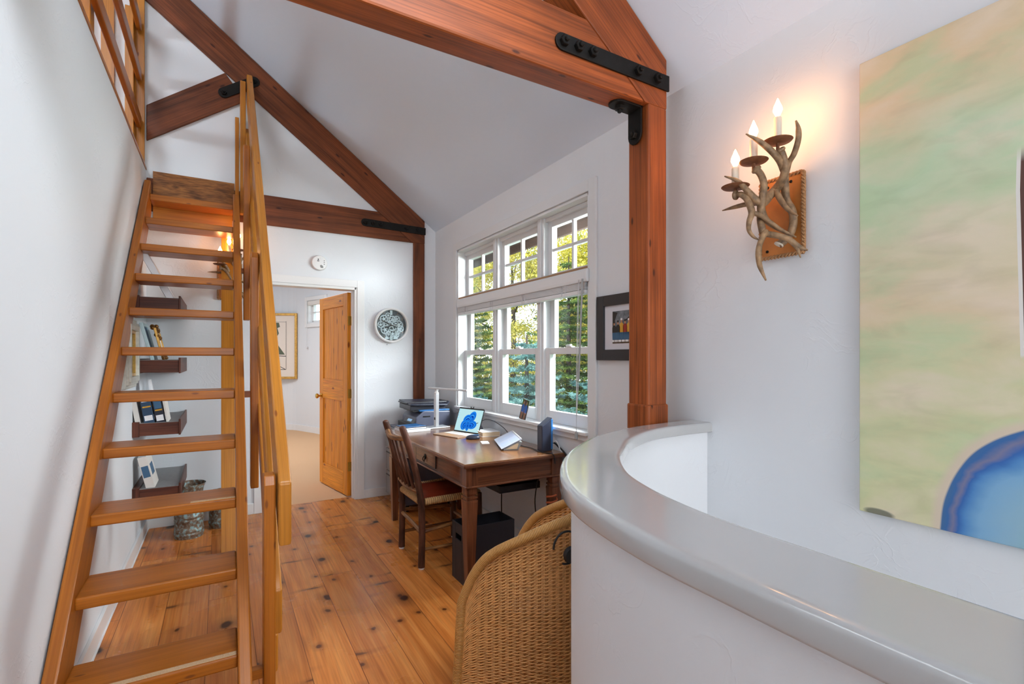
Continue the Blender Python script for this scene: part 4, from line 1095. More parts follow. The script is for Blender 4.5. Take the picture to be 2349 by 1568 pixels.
# laptop
def laptop():
    ang = math.atan2(-.311, .066) + PI / 2      # front edge runs along local -y .. y
    T = TR((1.620, 3.655, DT), .30)
    root = thing('laptop', (1.625, 3.655, DT), 'open tan laptop tablet showing a blue flower wallpaper on the desk', 'laptop')
    D, W = .225, .30
    m = MB(T); m.box(-D / 2, D / 2, -W / 2, W / 2, 0, .007); m.build('keyboard_base', plain('laptop_base', '#9b7b62', .5), root, bevel=.002)
    k = MB(T)
    for r in range(5):
        for c in range(13):
            x = -.012 + r * .0205; y = -W / 2 + .018 + c * .0205
            k.box(x, x + .0165, y, y + .0165, .007, .0085)
    tag(k.build('keys', M['offw'], root), kind='stuff')
    tp = MB(T); tp.box(-.098, -.035, -.05, .05, .007, .0075); tp.build('touchpad', M['tan'], root)
    TS = T @ TR((D / 2 - .006, 0, .008), 0, 0, math.radians(20))
    HS = .205
    s_ = MB(TS); s_.box(.0, .008, -W / 2, W / 2, 0, HS); sc = s_.build('tablet', M['black'], root, bevel=.003)
    v = MB(TS); e = -.0006
    def pl(pts, mi): v.poly([(e - pl.k, y, z) for y, z in pts], mi); pl.k += .000012
    pl.k = 0
    y0 = W / 2 - .006
    pl([(-y0, .008), (y0, .008), (y0, HS - .013), (-y0, HS - .013)][::1], 0)
    # ribbons of the flower: arcs of falling radius
    def band(cx, cz, r0, r1, a0, a1, mi, sx=1., sz=1., rot=0.):
        n = 20; P = []
        for i in range(n + 1):
            a = a0 + (a1 - a0) * i / n; P.append((math.cos(a) * r1 * sx, math.sin(a) * r1 * sz))
        if r0 > .001:
            for i in range(n, -1, -1):
                a = a0 + (a1 - a0) * i / n; P.append((math.cos(a) * r0 * sx, math.sin(a) * r0 * sz))
        c, s2 = math.cos(rot), math.sin(rot)
        pl([(-(cx + x * c - z * s2), cz + x * s2 + z * c) for x, z in P], mi)
    for (cx, cz, R0, sx, sz, rot) in ((.030, .128, .052, .75, 1.05, -.55), (-.020, .108, .050, .95, .75, .5), (.050, .066, .046, 1.15, .75, .15), (-.045, .058, .044, .85, .95, -.2), (.0, .06, .040, .6, 1.2, .1)):
        for q, mi in ((1.0, 2), (.86, 1), (.72, 3), (.62, 0), (.46, 2), (.34, 1), (.2, 0)):
            kk = (1 - q) * .55; band(cx + (.005 - cx) * kk, cz + (.045 - cz) * kk, 0.0005, R0 * q, 0, 2 * PI * .96, mi + 1, sx, sz, rot)
    for i in range(4): pl([(y0 - .006, HS - .03 - i * .022), (y0 - .012, HS - .03 - i * .022), (y0 - .012, HS - .022 - i * .022), (y0 - .006, HS - .022 - i * .022)], 5)
    v.build('screen', [M['scr'], M['scr0'], M['scr1'], M['scr2'], M['scr3'], M['scr4']], sc)
    ks = MB(T); ks.prism([(D / 2 + .004, -.11, .004), (D / 2 + .11, -.11, .0), (D / 2 + .105, -.11, .003), (D / 2 + .045, -.11, .11)], (0, .22, 0)); ks.build('kickstand', M['dark'], root)
    wc = MB(TS)
    wc.box(.0, .006, -.018, .018, HS - .001, HS + .002); wc.box(.0, .006, -.018, -.012, HS, HS + .012); wc.box(.0, .006, .012, .018, HS, HS + .012); wc.build('camera_clip', M['black'], sc)
laptop()

# mouse
m = MB(TR((1.648, 3.40, DT), 1.0)); 
pr = []
for i in range(9):
    pass
m.ball((0, 0, .010), (.032, .055, .024), 20, 10)
o = m.build('computer_mouse', [M['navy']], None, smooth=True, loc=(1.648, 3.40, DT + .004)); tag(o, 'dark blue computer mouse beside the laptop', 'mouse')
for v in o.data.vertices:
    if v.co.z < -.003: v.co.z = -.004
w = MB(TR((1.648, 3.40, DT), 1.0)); w.box(-.010, .010, -.048, .0, .0305, .0335); w.build('wheel_strip', M['bluestrip'], o)

flat_thing('white_card', 'blank white card lying in front of the tilted desk calendar', 'card', 'paper', TR((1.655, 3.215, DT), -.35), (.055, .10, .003), bevel=0)
book('thick white paperback lying flat against the window sill wall', TR((1.838, 3.545, DT), -.12), (.15, .215, .036), 'paper', 'cream')

# wedge shaped desk calendar
def calendar():
    T = TR((1.742, 3.035, DT), -.37)
    root = thing('desk_calendar', (1.742, 3.035, DT), 'white desk calendar pad tilted on a grey wedge stand', 'calendar')
    b_ = MB(T); w = .105
    HL = .19
    b_.prism([(-.055, -HL, 0), (.045, -HL, 0), (.070, -HL, .055), (.045, -HL, .058), (-.055, -HL, .010)], (0, HL * 2, 0), g=(0, 1, 0)); b_.build('stand', M['floorrail'], root, bevel=.002)
    c = MB(T); c.prism([(-.040, -HL - .0015, .008), (.034, -HL - .0015, .008), (.046, -HL - .0015, .044), (.036, -HL - .0015, .046)], (0, .003, 0)); c.build('end_panel', M['cream'], root)
    p = MB(T); p.prism([(-.072, -HL - .004, .012), (-.070, -HL - .004, .008), (.062, -HL - .004, .070), (.060, -HL - .004, .074)], (0, HL * 2 + .008, 0), g=(0, 1, 0)); p.build('pad', plain('calendar_page', '#ccd3ea', .3), root)
    g = MB(T)
    for (u0, u1, y0, y1) in ((.1, .5, -.17, -.04), (.1, .9, -.0, .12), (.55, .9, -.17, -.04)):
        q = []
        for u, y in ((u0, y0), (u1, y0), (u1, y1), (u0, y1)): q.append((-.072 + .132 * u, y, .0128 + .062 * u))
        g.poly(q)
    g.build('page_print', plain('calendar_print', '#b9c6e6', .3), root)
    r_ = MB(T); r_.tube([(.064, -.18, .072), (.064, .18, .072)], .006, 8); r_.build('spiral_binding', M['whitep'], root)
calendar()

# router / speaker wedge
def router():
    root = thing('modem_router', (1.85, 2.735, DT), 'upright slate blue modem with slanted top near the desk edge', 'router')
    m = MB(); x0, x1, y0, y1 = 1.812, 1.895, 2.705, 2.765
    m.prism([(x0, y0, DT), (x1, y0, DT), (x1, y0, DT + .222), (x0, y0, DT + .168)], (0, y1 - y0, 0), g=(0, 0, 1)); m.build('router_body', M['navy'], root, bevel=.006)
    s_ = MB(); s_.box(x1 - .012, x1 + .003, y0 - .0015, y1, DT + .012, DT + .21, g='z'); s_.build('blue_spine', M['bluestrip'], root, bevel=.002)
    p = MB()
    for i in range(3): p.tube([(x1, y0 + .02, DT + .03 + i * .014), (x1 + .014, y0 + .02, DT + .03 + i * .014)], .006, 8)
    p.build('plug', M['cablew'], root)
router()
def cable(lab, pts, r, mat, name='cable', cat='cable'):
    m = MB(); m.tube(pts, r, 7, sm=7); o = m.build(name, M[mat], None, smooth=True, loc=pts[0]); return tag(o, lab, cat)
cable('thin dark cable from the router across the desk and over its near edge', [(1.80, 2.98, DT + .004), (1.82, 2.86, DT + .004), (1.81, 2.78, DT + .004), (1.795, 2.70, DT + .004), (1.815, 2.640, DT + .004), (1.835, 2.604, DT - .006), (1.842, 2.600, DT - .06)], .0028, 'cable')
cable('grey charging cable arching from the laptop back to the window sill wall', [(1.775, 3.60, DT + .085), (1.84, 3.52, DT + .125), (1.885, 3.38, DT + .085), (1.90, 3.28, DT + .03), (1.90, 3.22, DT + .004)], .0028, 'dark')
cable('thick black power cable behind the router at the desk corner', [(1.90, 2.745, DT + .036), (1.917, 2.72, DT + .05), (1.925, 2.68, DT + .03), (1.925, 2.63, DT + .010), (1.93, 2.59, DT - .02)], .006, 'cable')
cable('white network cable plugged into the back of the router', [(1.90, 2.728, DT + .046), (1.918, 2.69, DT + .062), (1.920, 2.65, DT + .012), (1.918, 2.63, DT + .005)], .004, 'cablew')
cable('black cord hanging under the desk beside the waste box', [(1.64, 2.93, .55), (1.645, 2.95, .42), (1.67, 2.99, .28), (1.70, 3.02, .12), (1.72, 3.05, .006)], .004, 'cable')
cable('black cord hanging by the rear desk leg near the wicker chair', [(1.80, 2.72, .62), (1.78, 2.74, .45), (1.795, 2.75, .25), (1.77, 2.80, .02)], .004, 'cable')
cable('looped white cord hanging under the desk behind the log chair', [(1.62, 3.72, .70), (1.60, 3.66, .52), (1.63, 3.58, .42), (1.62, 3.52, .40), (1.66, 3.46, .5)], .004, 'cablew')
m = MB(); 
pts = [Vector((1.845 + .035 * math.cos(a), 2.64 + .03 * math.sin(a), .39 + .006 * a)) for a in [i * .3 for i in range(60)]]
m.tube(pts, .006, 6); o = m.build('coiled_cord', M['orangecord'], None, smooth=True, loc=(1.845, 2.64, .39)); tag(o, 'coil of orange and black cord hung at the rear desk leg', 'cord')

# small print on the window sill
def people_print():
    c = Vector((1.935, 3.155, .917)); T = Matrix.Translation(c) @ Matrix.Rotation(-.12, 4, 'Z') @ Matrix.Rotation(math.radians(12), 4, 'Y') @ Matrix.Rotation(math.radians(5), 4, 'X')
    m = MB(T); W, H = .058, .150
    m.box(0, .002, -W, W, 0, H, mi=0)
    def p(pts, mi, e): m.poly([(-e, -y, z) for y, z in pts], mi)
    p([(-W, 0), (W, 0), (W, H), (-W, H)], 1, .0004); p([(-W, .0), (W, 0), (W, .045), (-W, .045)], 5, .0006)
    p([(-W, .1), (-.03, .12), (-.02, H), (-W, H)], 6, .0007); p([(.02, .12), (W, .1), (W, H), (.01, H)], 6, .0007)
    for s in (-.027, .024):
        p([(s - .020, .050), (s + .020, .050), (s + .024, .095), (s + .010, .112), (s - .010, .112), (s - .024, .095)], 3, .0009)
        p([(s + .009 * math.cos(a), .124 + .012 * math.sin(a)) for a in [k * PI / 5 for k in range(10)]], 2, .0010)
        for dx in (-.012, .006):
            p([(s + dx - .003, .004), (s + dx + .005, .004), (s + dx + .009, .056), (s + dx - .002, .056)], 2, .0011)
        p([(s - .024, .06), (s - .018, .06), (s - .014, .095), (s - .024, .095)], 2, .0008)
    o = m.build('photo_print', [M['paper'], M['pbrown'], M['skin'], M['pblue'], M['pjean'], M['pdark'], M['fir']], None, loc=c)
    tag(o, 'small unframed photo of two seated people in blue shirts propped on the window sill', 'photo')
people_print()

# framed group photo beside the window
def group_photo():
    x = XR; y1, y0, z0, z1 = 2.298, 1.85, 1.362, 1.738
    root = thing('framed_photo', (x, 2.07, 1.55), 'black framed group photo with wide white mat partly hidden by the near post', 'picture')
    f = MB(); w = .062
    f.box(x - .026, x, y1 - w, y1, z0, z1, g='z'); f.box(x - .026, x, y0, y0 + w, z0, z1, g='z'); f.box(x - .026, x, y0 + w, y1 - w, z0, z0 + w, g='y'); f.box(x - .026, x, y0 + w, y1 - w, z1 - w, z1, g='y')
    f.build('frame', M['fblack'], root, bevel=.003)
    m = MB(); m.box(x - .012, x - .004, y0 + w, y1 - w, z0 + w, z1 - w); m.build('mat', M['mat'], root)
    p = MB(); xs = x - .0125; a1, a0, b0, b1 = 2.170, 1.965, 1.458, 1.642
    W = a1 - a0; H = b1 - b0
    def q(pts, mi, e): p.poly([(xs - e, a1 - u * W, b0 + v * H) for u, v in pts], mi)
    q([(0, 0), (1, 0), (1, 1), (0, 1)], 0, 0); q([(0, 0), (1, 0), (1, .14), (0, .14)], 1, .0002)
    q([(.05, .6), (.2, .95), (.0, 1), (0, .5)], 2, .0002); q([(.5, .7), (.9, .98), (.95, .98), (.6, .68)], 2, .0003)
    people = [(.07, 2, .56), (.22, 2, .58), (.36, 3, .64), (.50, 4, .60), (.64, 3, .62), (.78, 4, .6), (.92, 2, .57)]
    for u, c, h in people:
        q([(u - .08, .30), (u + .08, .30), (u + .08, h - .06), (u + .03, h), (u - .03, h), (u - .08, h - .06)], c, .0004)
        q([(u - .07, .10), (u - .01, .10), (u + .02, .34), (u - .08, .34)], 5, .0005); q([(u + .01, .10), (u + .07, .10), (u + .08, .34), (u - .01, .34)], 5, .0005)
        q([(u + .035 * math.cos(k * PI / 4), h + .05 + .055 * math.sin(k * PI / 4)) for k in range(8)], 6, .0006)
        q([(u - .04, h + .07), (u + .04, h + .07), (u + .03, h + .13), (u - .03, h + .13)], 2 if c != 3 else 7, .0007)
        q([(u - .07, .05), (u - .01, .05), (u - .01, .11), (u - .07, .11)], 7, .0006); q([(u + .01, .05), (u + .07, .05), (u + .07, .11), (u + .01, .11)], 7, .0006)
    p.build('print', [M['pgrey'], M['pbrown'], M['pdark'], M['pyellow'], M['pred'], M['pjean'], M['skin'], M['paper']], root)
group_photo()

# ------------------------------------------------------------------ log chair
def log_chair():
    root = thing('log_chair', (1.33, 3.3, 0), 'rustic dark log chair with spindle back and red leather seat pulled up to the desk', 'chair')
    bk, bl = M['bark'], M['barkl']
    Yn, Yf = 3.095, 3.505
    def kr(p, a): return [Vector(q) + Vector((R.uniform(-a, a), R.uniform(-a, a), 0)) for q in p]
    for y, tz in ((Yn, .925), (Yf, .922)):
        dy = .008 if y == Yn else -.008
        m = MB(); m.tube([(1.128, y, .012), (1.132, y, .25), (1.125, y, .44), (1.095, y + dy, .62), (1.048, y + dy, .80), (1.006, y + 2 * dy, tz)], [.0235, .022, .023, .0225, .022, .0245, .022], 10, sm=5)
        m.ball((1.006, y + 2 * dy, tz), (.022, .022, .016), 10, 6); m.build('rear_post', bk, root, smooth=True)
        g = MB(); g.lathe([(.018, 0), (.020, .006), (.020, .013)], (1.128, y, 0), 12); g.build('foot_glide', M['whitep'], root)
    for y in (Yn - .015, Yf + .02):
        m = MB(); m.tube([(1.545, y, .012), (1.54, y, .2), (1.535, y, .445)], [.022, .024, .023], 10, sm=5); m.build('front_leg', bk, root, smooth=True)
        g = MB(); g.lathe([(.018, 0), (.020, .006), (.020, .013)], (1.545, y, 0), 12); g.build('foot_glide', M['whitep'], root)
    # top rail (bowed) + lower back rail
    m = MB(); m.tube([(1.022, Yn + .01, .855), (.990, (Yn + Yf) / 2, .845), (1.022, Yf - .01, .862)], .0165, 9, sm=6); m.build('top_rail', bl, root, smooth=True)
    m = MB(); m.tube([(1.112, Yn + .012, .505), (1.098, (Yn + Yf) / 2, .50), (1.112, Yf - .012, .512)], .017, 9, sm=6); m.build('back_rail', bl, root, smooth=True)
    for i in range(5):
        t = (i + .75) / 5.5; y = Yn + .02 + t * (Yf - Yn - .04); bow = -.028 * (1 - (2 * t - 1) ** 2)
        m = MB(); m.tube([(1.110 + bow * .5, y, .505), (1.062 + bow * .8, y + R.uniform(-.004, .004), .68), (1.020 + bow, y, .852)], [.0105, .0115, .0095], 8, sm=4); m.build('spindle', bk, root, smooth=True)
    # seat: rush rails and leather
    m = MB()
    def wrap(a, b_, n):
        a = Vector(a); b_ = Vector(b_); pts = [a.lerp(b_, i / (n * 2)) for i in range(n * 2 + 1)]
        m.tube(pts, [(.0245 if i % 2 else .0205) for i in range(n * 2 + 1)], 10)
    wrap((1.15, Yn - .003, .435), (1.525, Yn - .012, .442), 26); wrap((1.15, Yf + .003, .435), (1.525, Yf + .014, .442), 26)
    wrap((1.126, Yn + .03, .437), (1.126, Yf - .03, .437), 26); wrap((1.54, Yn, .442), (1.54, Yf + .01, .442), 26)
    m.build('rush_seat_rail', M['rush'], root, smooth=True)
    s_ = MB(); n = 10; rows = []
    for i in range(n + 1):
        rows.append([])
        for j in range(n + 1):
            u, v = i / n, j / n; edge = min(u, 1 - u, v, 1 - v)
            z = .450 + .020 * min(1, edge * 6) + .006 * math.sin(u * PI) * math.sin(v * PI)
            rows[-1].append(s_.v((1.135 + u * .40, Yn + .018 + v * (Yf - Yn - .03), z)))
    for i in range(n):
        for j in range(n): s_.f([rows[i][j], rows[i + 1][j], rows[i + 1][j + 1], rows[i][j + 1]], [(i * .1, j * .1)] * 4)
    s_.box(1.14, 1.53, Yn + .02, Yf - .02, .436, .452); s_.build('seat', M['leather'], root, smooth=True)
    for (a, b_, r) in (((1.13, Yn, .24), (1.542, Yn - .01, .285), .013), ((1.13, Yf, .28), (1.542, Yf + .015, .245), .013), ((1.13, Yn, .125), (1.542, Yn - .01, .125), .0115), ((1.13, Yf, .12), (1.542, Yf + .015, .12), .0115), ((1.13, Yn, .235), (1.13, Yf, .262), .013), ((1.542, Yn, .20), (1.542, Yf, .20), .012)):
        m = MB(); A = Vector(a); B = Vector(b_); md = (A + B) / 2 + Vector((0, 0, R.uniform(-.006, .006)))
        m.tube([A, md, B], r, 8, sm=5); m.build('stretcher', bl, root, smooth=True)
log_chair()

# ------------------------------------------------------------------ wicker tub chair
def wicker():
    Mx, My = 1.053, 1.965
    F = Vector((-.595, .804, 0)); Rr = Vector((.804, .595, 0))
    root = thing('wicker_chair', (1.17, 1.80, 0), 'golden wicker tub chair with thick wrapped rim beside the curved half wall', 'chair')
    def path(ph):
        c, s_ = math.cos(ph), math.sin(ph)
        x = -.272 * math.copysign(abs(c) ** .72, c); y = -.445 * abs(s_) ** .85
        return x, y
    # arc-length resample
    raw = [path(PI * i / 400) for i in range(401)]; Ls = [0]
    for a, c in zip(raw, raw[1:]): Ls.append(Ls[-1] + math.hypot(c[0] - a[0], c[1] - a[1]))
    tot = Ls[-1]
    def at(l):
        l = max(0, min(tot, l)); k = 0
        lo, hi = 0, 400
        while hi - lo > 1:
            mid = (lo + hi) // 2
            if Ls[mid] <= l: lo = mid
            else: hi = mid
        t = (l - Ls[lo]) / max(1e-9, Ls[hi] - Ls[lo]); p = (raw[lo][0] + (raw[hi][0] - raw[lo][0]) * t, raw[lo][1] + (raw[hi][1] - raw[lo][1]) * t)
        return p
    H = [(0, .40), (.02, .462), (.035, .502), (.06, .547), (.085, .58), (.107, .602), (.151, .633), (.191, .655), (.229, .674), (.298, .708), (.36, .733), (.442, .756), (tot / 2, .77)]
    def hh(l):
        l = min(l, tot - l)
        for (a, ha), (c, hc) in zip(H, H[1:]):
            if l <= c: t = (l - a) / (c - a); return ha + (hc - ha) * t
        return H[-1][1]
    def world(x, y, z, l, off=0):
        e = .002; p0 = at(l - e); p1 = at(l + e); tx, ty = p1[0] - p0[0], p1[1] - p0[1]; q = math.hypot(tx, ty) or 1
        nx, ny = -ty / q, tx / q          # outwards?
        fl = .035 * (1 - z / .55) if min(l, tot - l) < .12 else 0
        fl *= max(0, 1 - min(l, tot - l) / .12)
        w = Vector((Mx, My, 0)) + Rr * (x + nx * off) + F * (y + ny * off + fl); w.z = z; return w
    # sign test for outward
    x0, y0 = at(tot / 2); t1 = world(x0, y0, .3, tot / 2, .05); t0 = world(x0, y0, .3, tot / 2, 0)
    sgn = 1 if (t1 - t0).dot(-F) > 0 else -1
    step = .0140; n = int(tot / step)
    rows = 108
    m = MB()
    for r in range(rows):
        s_ = (r + .6) / (rows + .6); pts = []
        for i in range(n + 1):
            l = tot * i / n; x, y = at(l); z = hh(l) * s_ + (.0015 * math.sin(i * 1.7 + r))
            o = .0046 * math.cos(PI * i / 2 + PI * r) * sgn
            pts.append(world(x, y, max(.012, z), l, o))
        m.tube(pts, .0030, 5, cap=False)
    m.build('woven_shell', M['wicker'], root, smooth=True, ang=80)
    st = MB()
    for i in range(0, n + 1, 2):
        for dl in (-.0032, .0032):
            l = tot * i / n + dl
            if l < 0 or l > tot: continue
            x, y = at(l); h = hh(l)
            st.tube([world(x, y, .01 + (h - .01) * k / 6, l) for k in range(7)], .0026, 5, cap=False)
    st.build('stakes', M['wickerd'], root, smooth=True)
    # wrapped rim: floor - up the front edge - over the arms and back - down again
    P = []
    x, y = at(0)
    for k in range(10): P.append(world(x, y, .02 + (.40 - .02) * k / 10, 0))
    for i in range(0, 121):
        l = tot * i / 120; x, y = at(l); P.append(world(x, y, hh(l), l))
    x, y = at(tot)
    for k in range(9, -1, -1): P.append(world(x, y, .02 + (.40 - .02) * k / 10, tot))
    # dense resample with a ripple for the wrapping
    D = [0]
    for a, c in zip(P, P[1:]): D.append(D[-1] + (c - a).length)
    Q = []; k = 0; d = 0; pitch = .008
    while d < D[-1]:
        while k < len(D) - 2 and D[k + 1] < d: k += 1
        Q.append(P[k].lerp(P[k + 1], (d - D[k]) / max(1e-9, D[k + 1] - D[k]))); d += pitch
    m = MB(); m.tube(Q, .0196, 14); m.build('wrapped_rim', M['wickerw'], root, smooth=True, ang=80)
    # seat deck inside
    s_ = MB(); pts = []
    for i in range(25):
        l = tot * i / 24; x, y = at(l); pts.append(world(x * .95, y * .95, .36, l))
    s_.prism(pts, (0, 0, .03)); s_.build('seat', M['wicker'], root)
    # black headset hooked at the outside of the shell
    l = .405; x, y = at(l)
    c = world(x, y, .655, l, sgn * .024)
    n_out = (world(x, y, .655, l, sgn * .1) - world(x, y, .655, l, 0)).normalized(); tg = n_out.cross(Vector((0, 0, 1)))
    hs = thing('headset', tuple(c), 'black headset with thin band hooked on the outside of the wicker chair', 'headset')
    b_ = MB(); b_.tube([c + tg * (.055 * math.cos(a)) + Vector((0, 0, .062 * math.sin(a))) for a in [PI * 2 * k / 40 for k in range(33)]], .0042, 8); b_.build('headband', M['black'], hs, smooth=True)
    e = MB(); e.lathe([(.004, -.012), (.030, -.010), (.034, 0), (.028, .012), (.004, .014)], c - tg * .02 - Vector((0, 0, .03)), 18, n_out); e.build('ear_cup', M['black'], hs, smooth=True)
wicker()
# ------------------------------------------------------------------ antler sconces
def sconce():
    root = thing('antler_sconce', (XR, 1.167, 1.94), 'antler wall sconce with three lit candle bulbs on tan leather plate beside painting', 'wall lamp')
    y0, y1, z0, z1 = 1.080, 1.254, 1.784, 2.095
    p = MB(); p.box(XR - .026, XR, y0, y1, z0, z1, g='z'); pl = p.build('backplate', M['leathero'], root, bevel=.008)
    # braided edge
    r_ = MB(); xf = XR - .024
    per = [(y0, z0), (y1, z0), (y1, z1), (y0, z1)]
    loop = []
    for i in range(4):
        a = Vector((xf, *per[i])); c = Vector((xf, *per[(i + 1) % 4])); n = int((c - a).length / .004)
        for k in range(n): loop.append(a.lerp(c, k / n))
    for ph in (0, PI):
        pts = []
        for i, q in enumerate(loop):
            nx = loop[(i + 1) % len(loop)]; t = (nx - q).normalized(); w = t.cross(Vector((1, 0, 0))); a = i * .9 + ph
            pts.append(q + w * math.cos(a) * .0045 + Vector((1, 0, 0)) * math.sin(a) * .0045)
        r_.tube(pts, .0048, 6, closed=True)
    r_.build('braided_edge', M['rope'], pl, smooth=True)
    for y, z in ((1.127, 2.068), (1.224, 1.810), (1.112, 1.812), (1.222, 2.070)):
        k = MB(); k.ball((XR - .028, y, z), (.004, .006, .006), 10, 6); k.build('nail', M['iron'], pl)
    A = dict(
     A_main=([(1.80,1.095,2.156),(1.815,1.092,2.131),(1.83,1.092,2.093),(1.845,1.113,2.055),(1.86,1.149,2.031),(1.83,1.159,2.002),(1.80,1.162,1.974),(1.77,1.171,1.982),(1.74,1.186,2.016),(1.72,1.216,2.061),(1.70,1.257,2.088)], [.0135,.0135,.0145,.016,.0175,.018,.016,.0125,.009,.0025]),
     A_left=([(1.83,1.166,1.985),(1.818,1.203,1.987),(1.805,1.236,1.989),(1.792,1.29,1.987),(1.78,1.327,1.983)], [.0115,.011,.009,.002]),
     A_tr=([(1.85,1.10,2.08),(1.842,1.084,2.113),(1.834,1.061,2.135),(1.824,1.04,2.176),(1.812,1.033,2.211),(1.80,1.035,2.239)], [.011,.0105,.0105,.010,.003]),
     A_tl=([(1.84,1.105,2.085),(1.804,1.099,2.116),(1.768,1.103,2.141),(1.736,1.121,2.172),(1.708,1.136,2.192),(1.68,1.152,2.208)], [.011,.0125,.0115,.009,.0025]),
     A_lr=([(1.85,1.141,2.021),(1.837,1.108,1.967),(1.82,1.071,1.924),(1.80,1.028,1.892)], [.012,.0105,.008,.002]),
     A_back=([(1.86,1.11,2.094),(1.877,1.121,2.047),(1.894,1.126,1.992),(1.903,1.109,1.946),(1.907,1.106,1.903),(1.906,1.115,1.862),(1.893,1.13,1.836),(1.88,1.148,1.819)], [.013,.015,.015,.015,.014,.016]),
     B_main=([(1.76,1.165,2.098),(1.768,1.15,2.073),(1.775,1.142,2.035),(1.782,1.151,1.992),(1.79,1.163,1.953),(1.798,1.158,1.921),(1.81,1.141,1.892),(1.825,1.106,1.86),(1.84,1.057,1.825)], [.0125,.0125,.013,.0145,.015,.011,.008,.0025]),
     B_low=([(1.79,1.163,1.953),(1.781,1.162,1.915),(1.773,1.149,1.873),(1.784,1.147,1.853),(1.806,1.105,1.836),(1.829,1.076,1.818),(1.854,1.06,1.794),(1.88,1.037,1.777)], [.013,.012,.0135,.0125,.0115,.011,.0115,.003]),
     B_fork=([(1.84,1.072,1.812),(1.853,1.060,1.785),(1.86,1.052,1.75)], [.010,.008,.002]),
     B_tine=([(1.783,1.140,1.858),(1.745,1.137,1.809),(1.72,1.128,1.764),(1.74,1.135,1.72),(1.76,1.124,1.667)], [.012,.0105,.0105,.0095,.003]),
     C_main=([(1.74,1.24,2.015),(1.74,1.215,2.011),(1.74,1.191,1.989),(1.738,1.173,1.953),(1.73,1.162,1.923),(1.722,1.167,1.892),(1.73,1.173,1.862),(1.745,1.166,1.839),(1.76,1.153,1.825)], [.0105,.0115,.012,.0125,.011,.0085,.0065,.0025]),
     C_low=([(1.74,1.17,1.929),(1.76,1.153,1.92),(1.78,1.122,1.889),(1.815,1.1,1.86),(1.85,1.062,1.827)], [.010,.009,.0075,.0025]))
    for nm, keys, mt in (('antler', ('A_main', 'A_left', 'A_tr', 'A_tl', 'A_lr', 'A_back'), 'antler'), ('antler', ('B_main', 'B_low', 'B_fork', 'B_tine'), 'antler'), ('antler', ('C_main', 'C_low'), 'antler')):
        m = MB()
        for k in keys: m.tube(A[k][0], A[k][1], 10, sm=5)
        b0 = Vector(A[keys[0]][0][0]); b1 = Vector(A[keys[0]][0][1]); d = (b1 - b0).normalized()
        m.lathe([(.012, -.004), (.018, .0), (.0185, .006), (.013, .012)], b0, 14, d)
        m.build(nm, M[mt], root, smooth=True)
    c = MB(); e = Vector((1.88, 1.148, 1.819)); c.lathe([(.018, -.004), (.0175, .002), (.004, .003)], e, 14, Vector((-.35, .35, -.85))); c.build('cut_antler_end', M['bone'], root, smooth=True)
    for x, y, zc, zs, zt, zb in ((1.80, 1.103, 2.187, 2.20, 2.291, 2.350), (1.76, 1.174, 2.127, 2.14, 2.226, 2.287), (1.74, 1.238, 2.045, 2.056, 2.136, 2.195)):
        d = MB(); d.lathe([(.006, -.034), (.006, -.006), (.020, -.005), (.047, -.001), (.052, .004), (.050, .005), (.030, .002), (.008, .001)], (x, y, zc), 28); d.build('drip_pan', M['rust'], root, smooth=True)
        s_ = MB(); s_.lathe([(.0138, 0), (.0135, zt - zs - .004), (.0115, zt - zs), (.004, zt - zs)], (x, y, zs - .012), 18); s_.build('candle_sleeve', M['candle'], root, smooth=True)
        h = zb - zt + .010; l = MB(); l.lathe([(.005, 0), (.010, h * .12), (.0165, h * .34), (.0150, h * .5), (.008, h * .74), (.0025, h * .95), (.0004, h)], (x, y, zt - .010), 16); l.build('candle_bulb', M['bulb'], root, smooth=True)
    return root
sc1 = sconce()
sc2 = copy_tree(sc1)
sc2.location = (.065, YE, 2.035); sc2.rotation_euler = (0, 0, PI / 2); 
sc2['label'] = 'antler wall sconce glowing on the end wall behind the ladder stair treads'

# ------------------------------------------------------------------ big abstract canvas
def canvas():
    x, y1, y0, z0, z1 = XR, .884, -.45, .846, 2.403
    root = thing('abstract_painting', (x, y1, z0), 'large unframed abstract canvas in pale green and beige with a blue rounded shape', 'painting')
    m = MB(); m.box(x - .030, x - .002, y0, y1, z0, z1); m.build('canvas', M['canvas'], root, bevel=.003)
canvas()

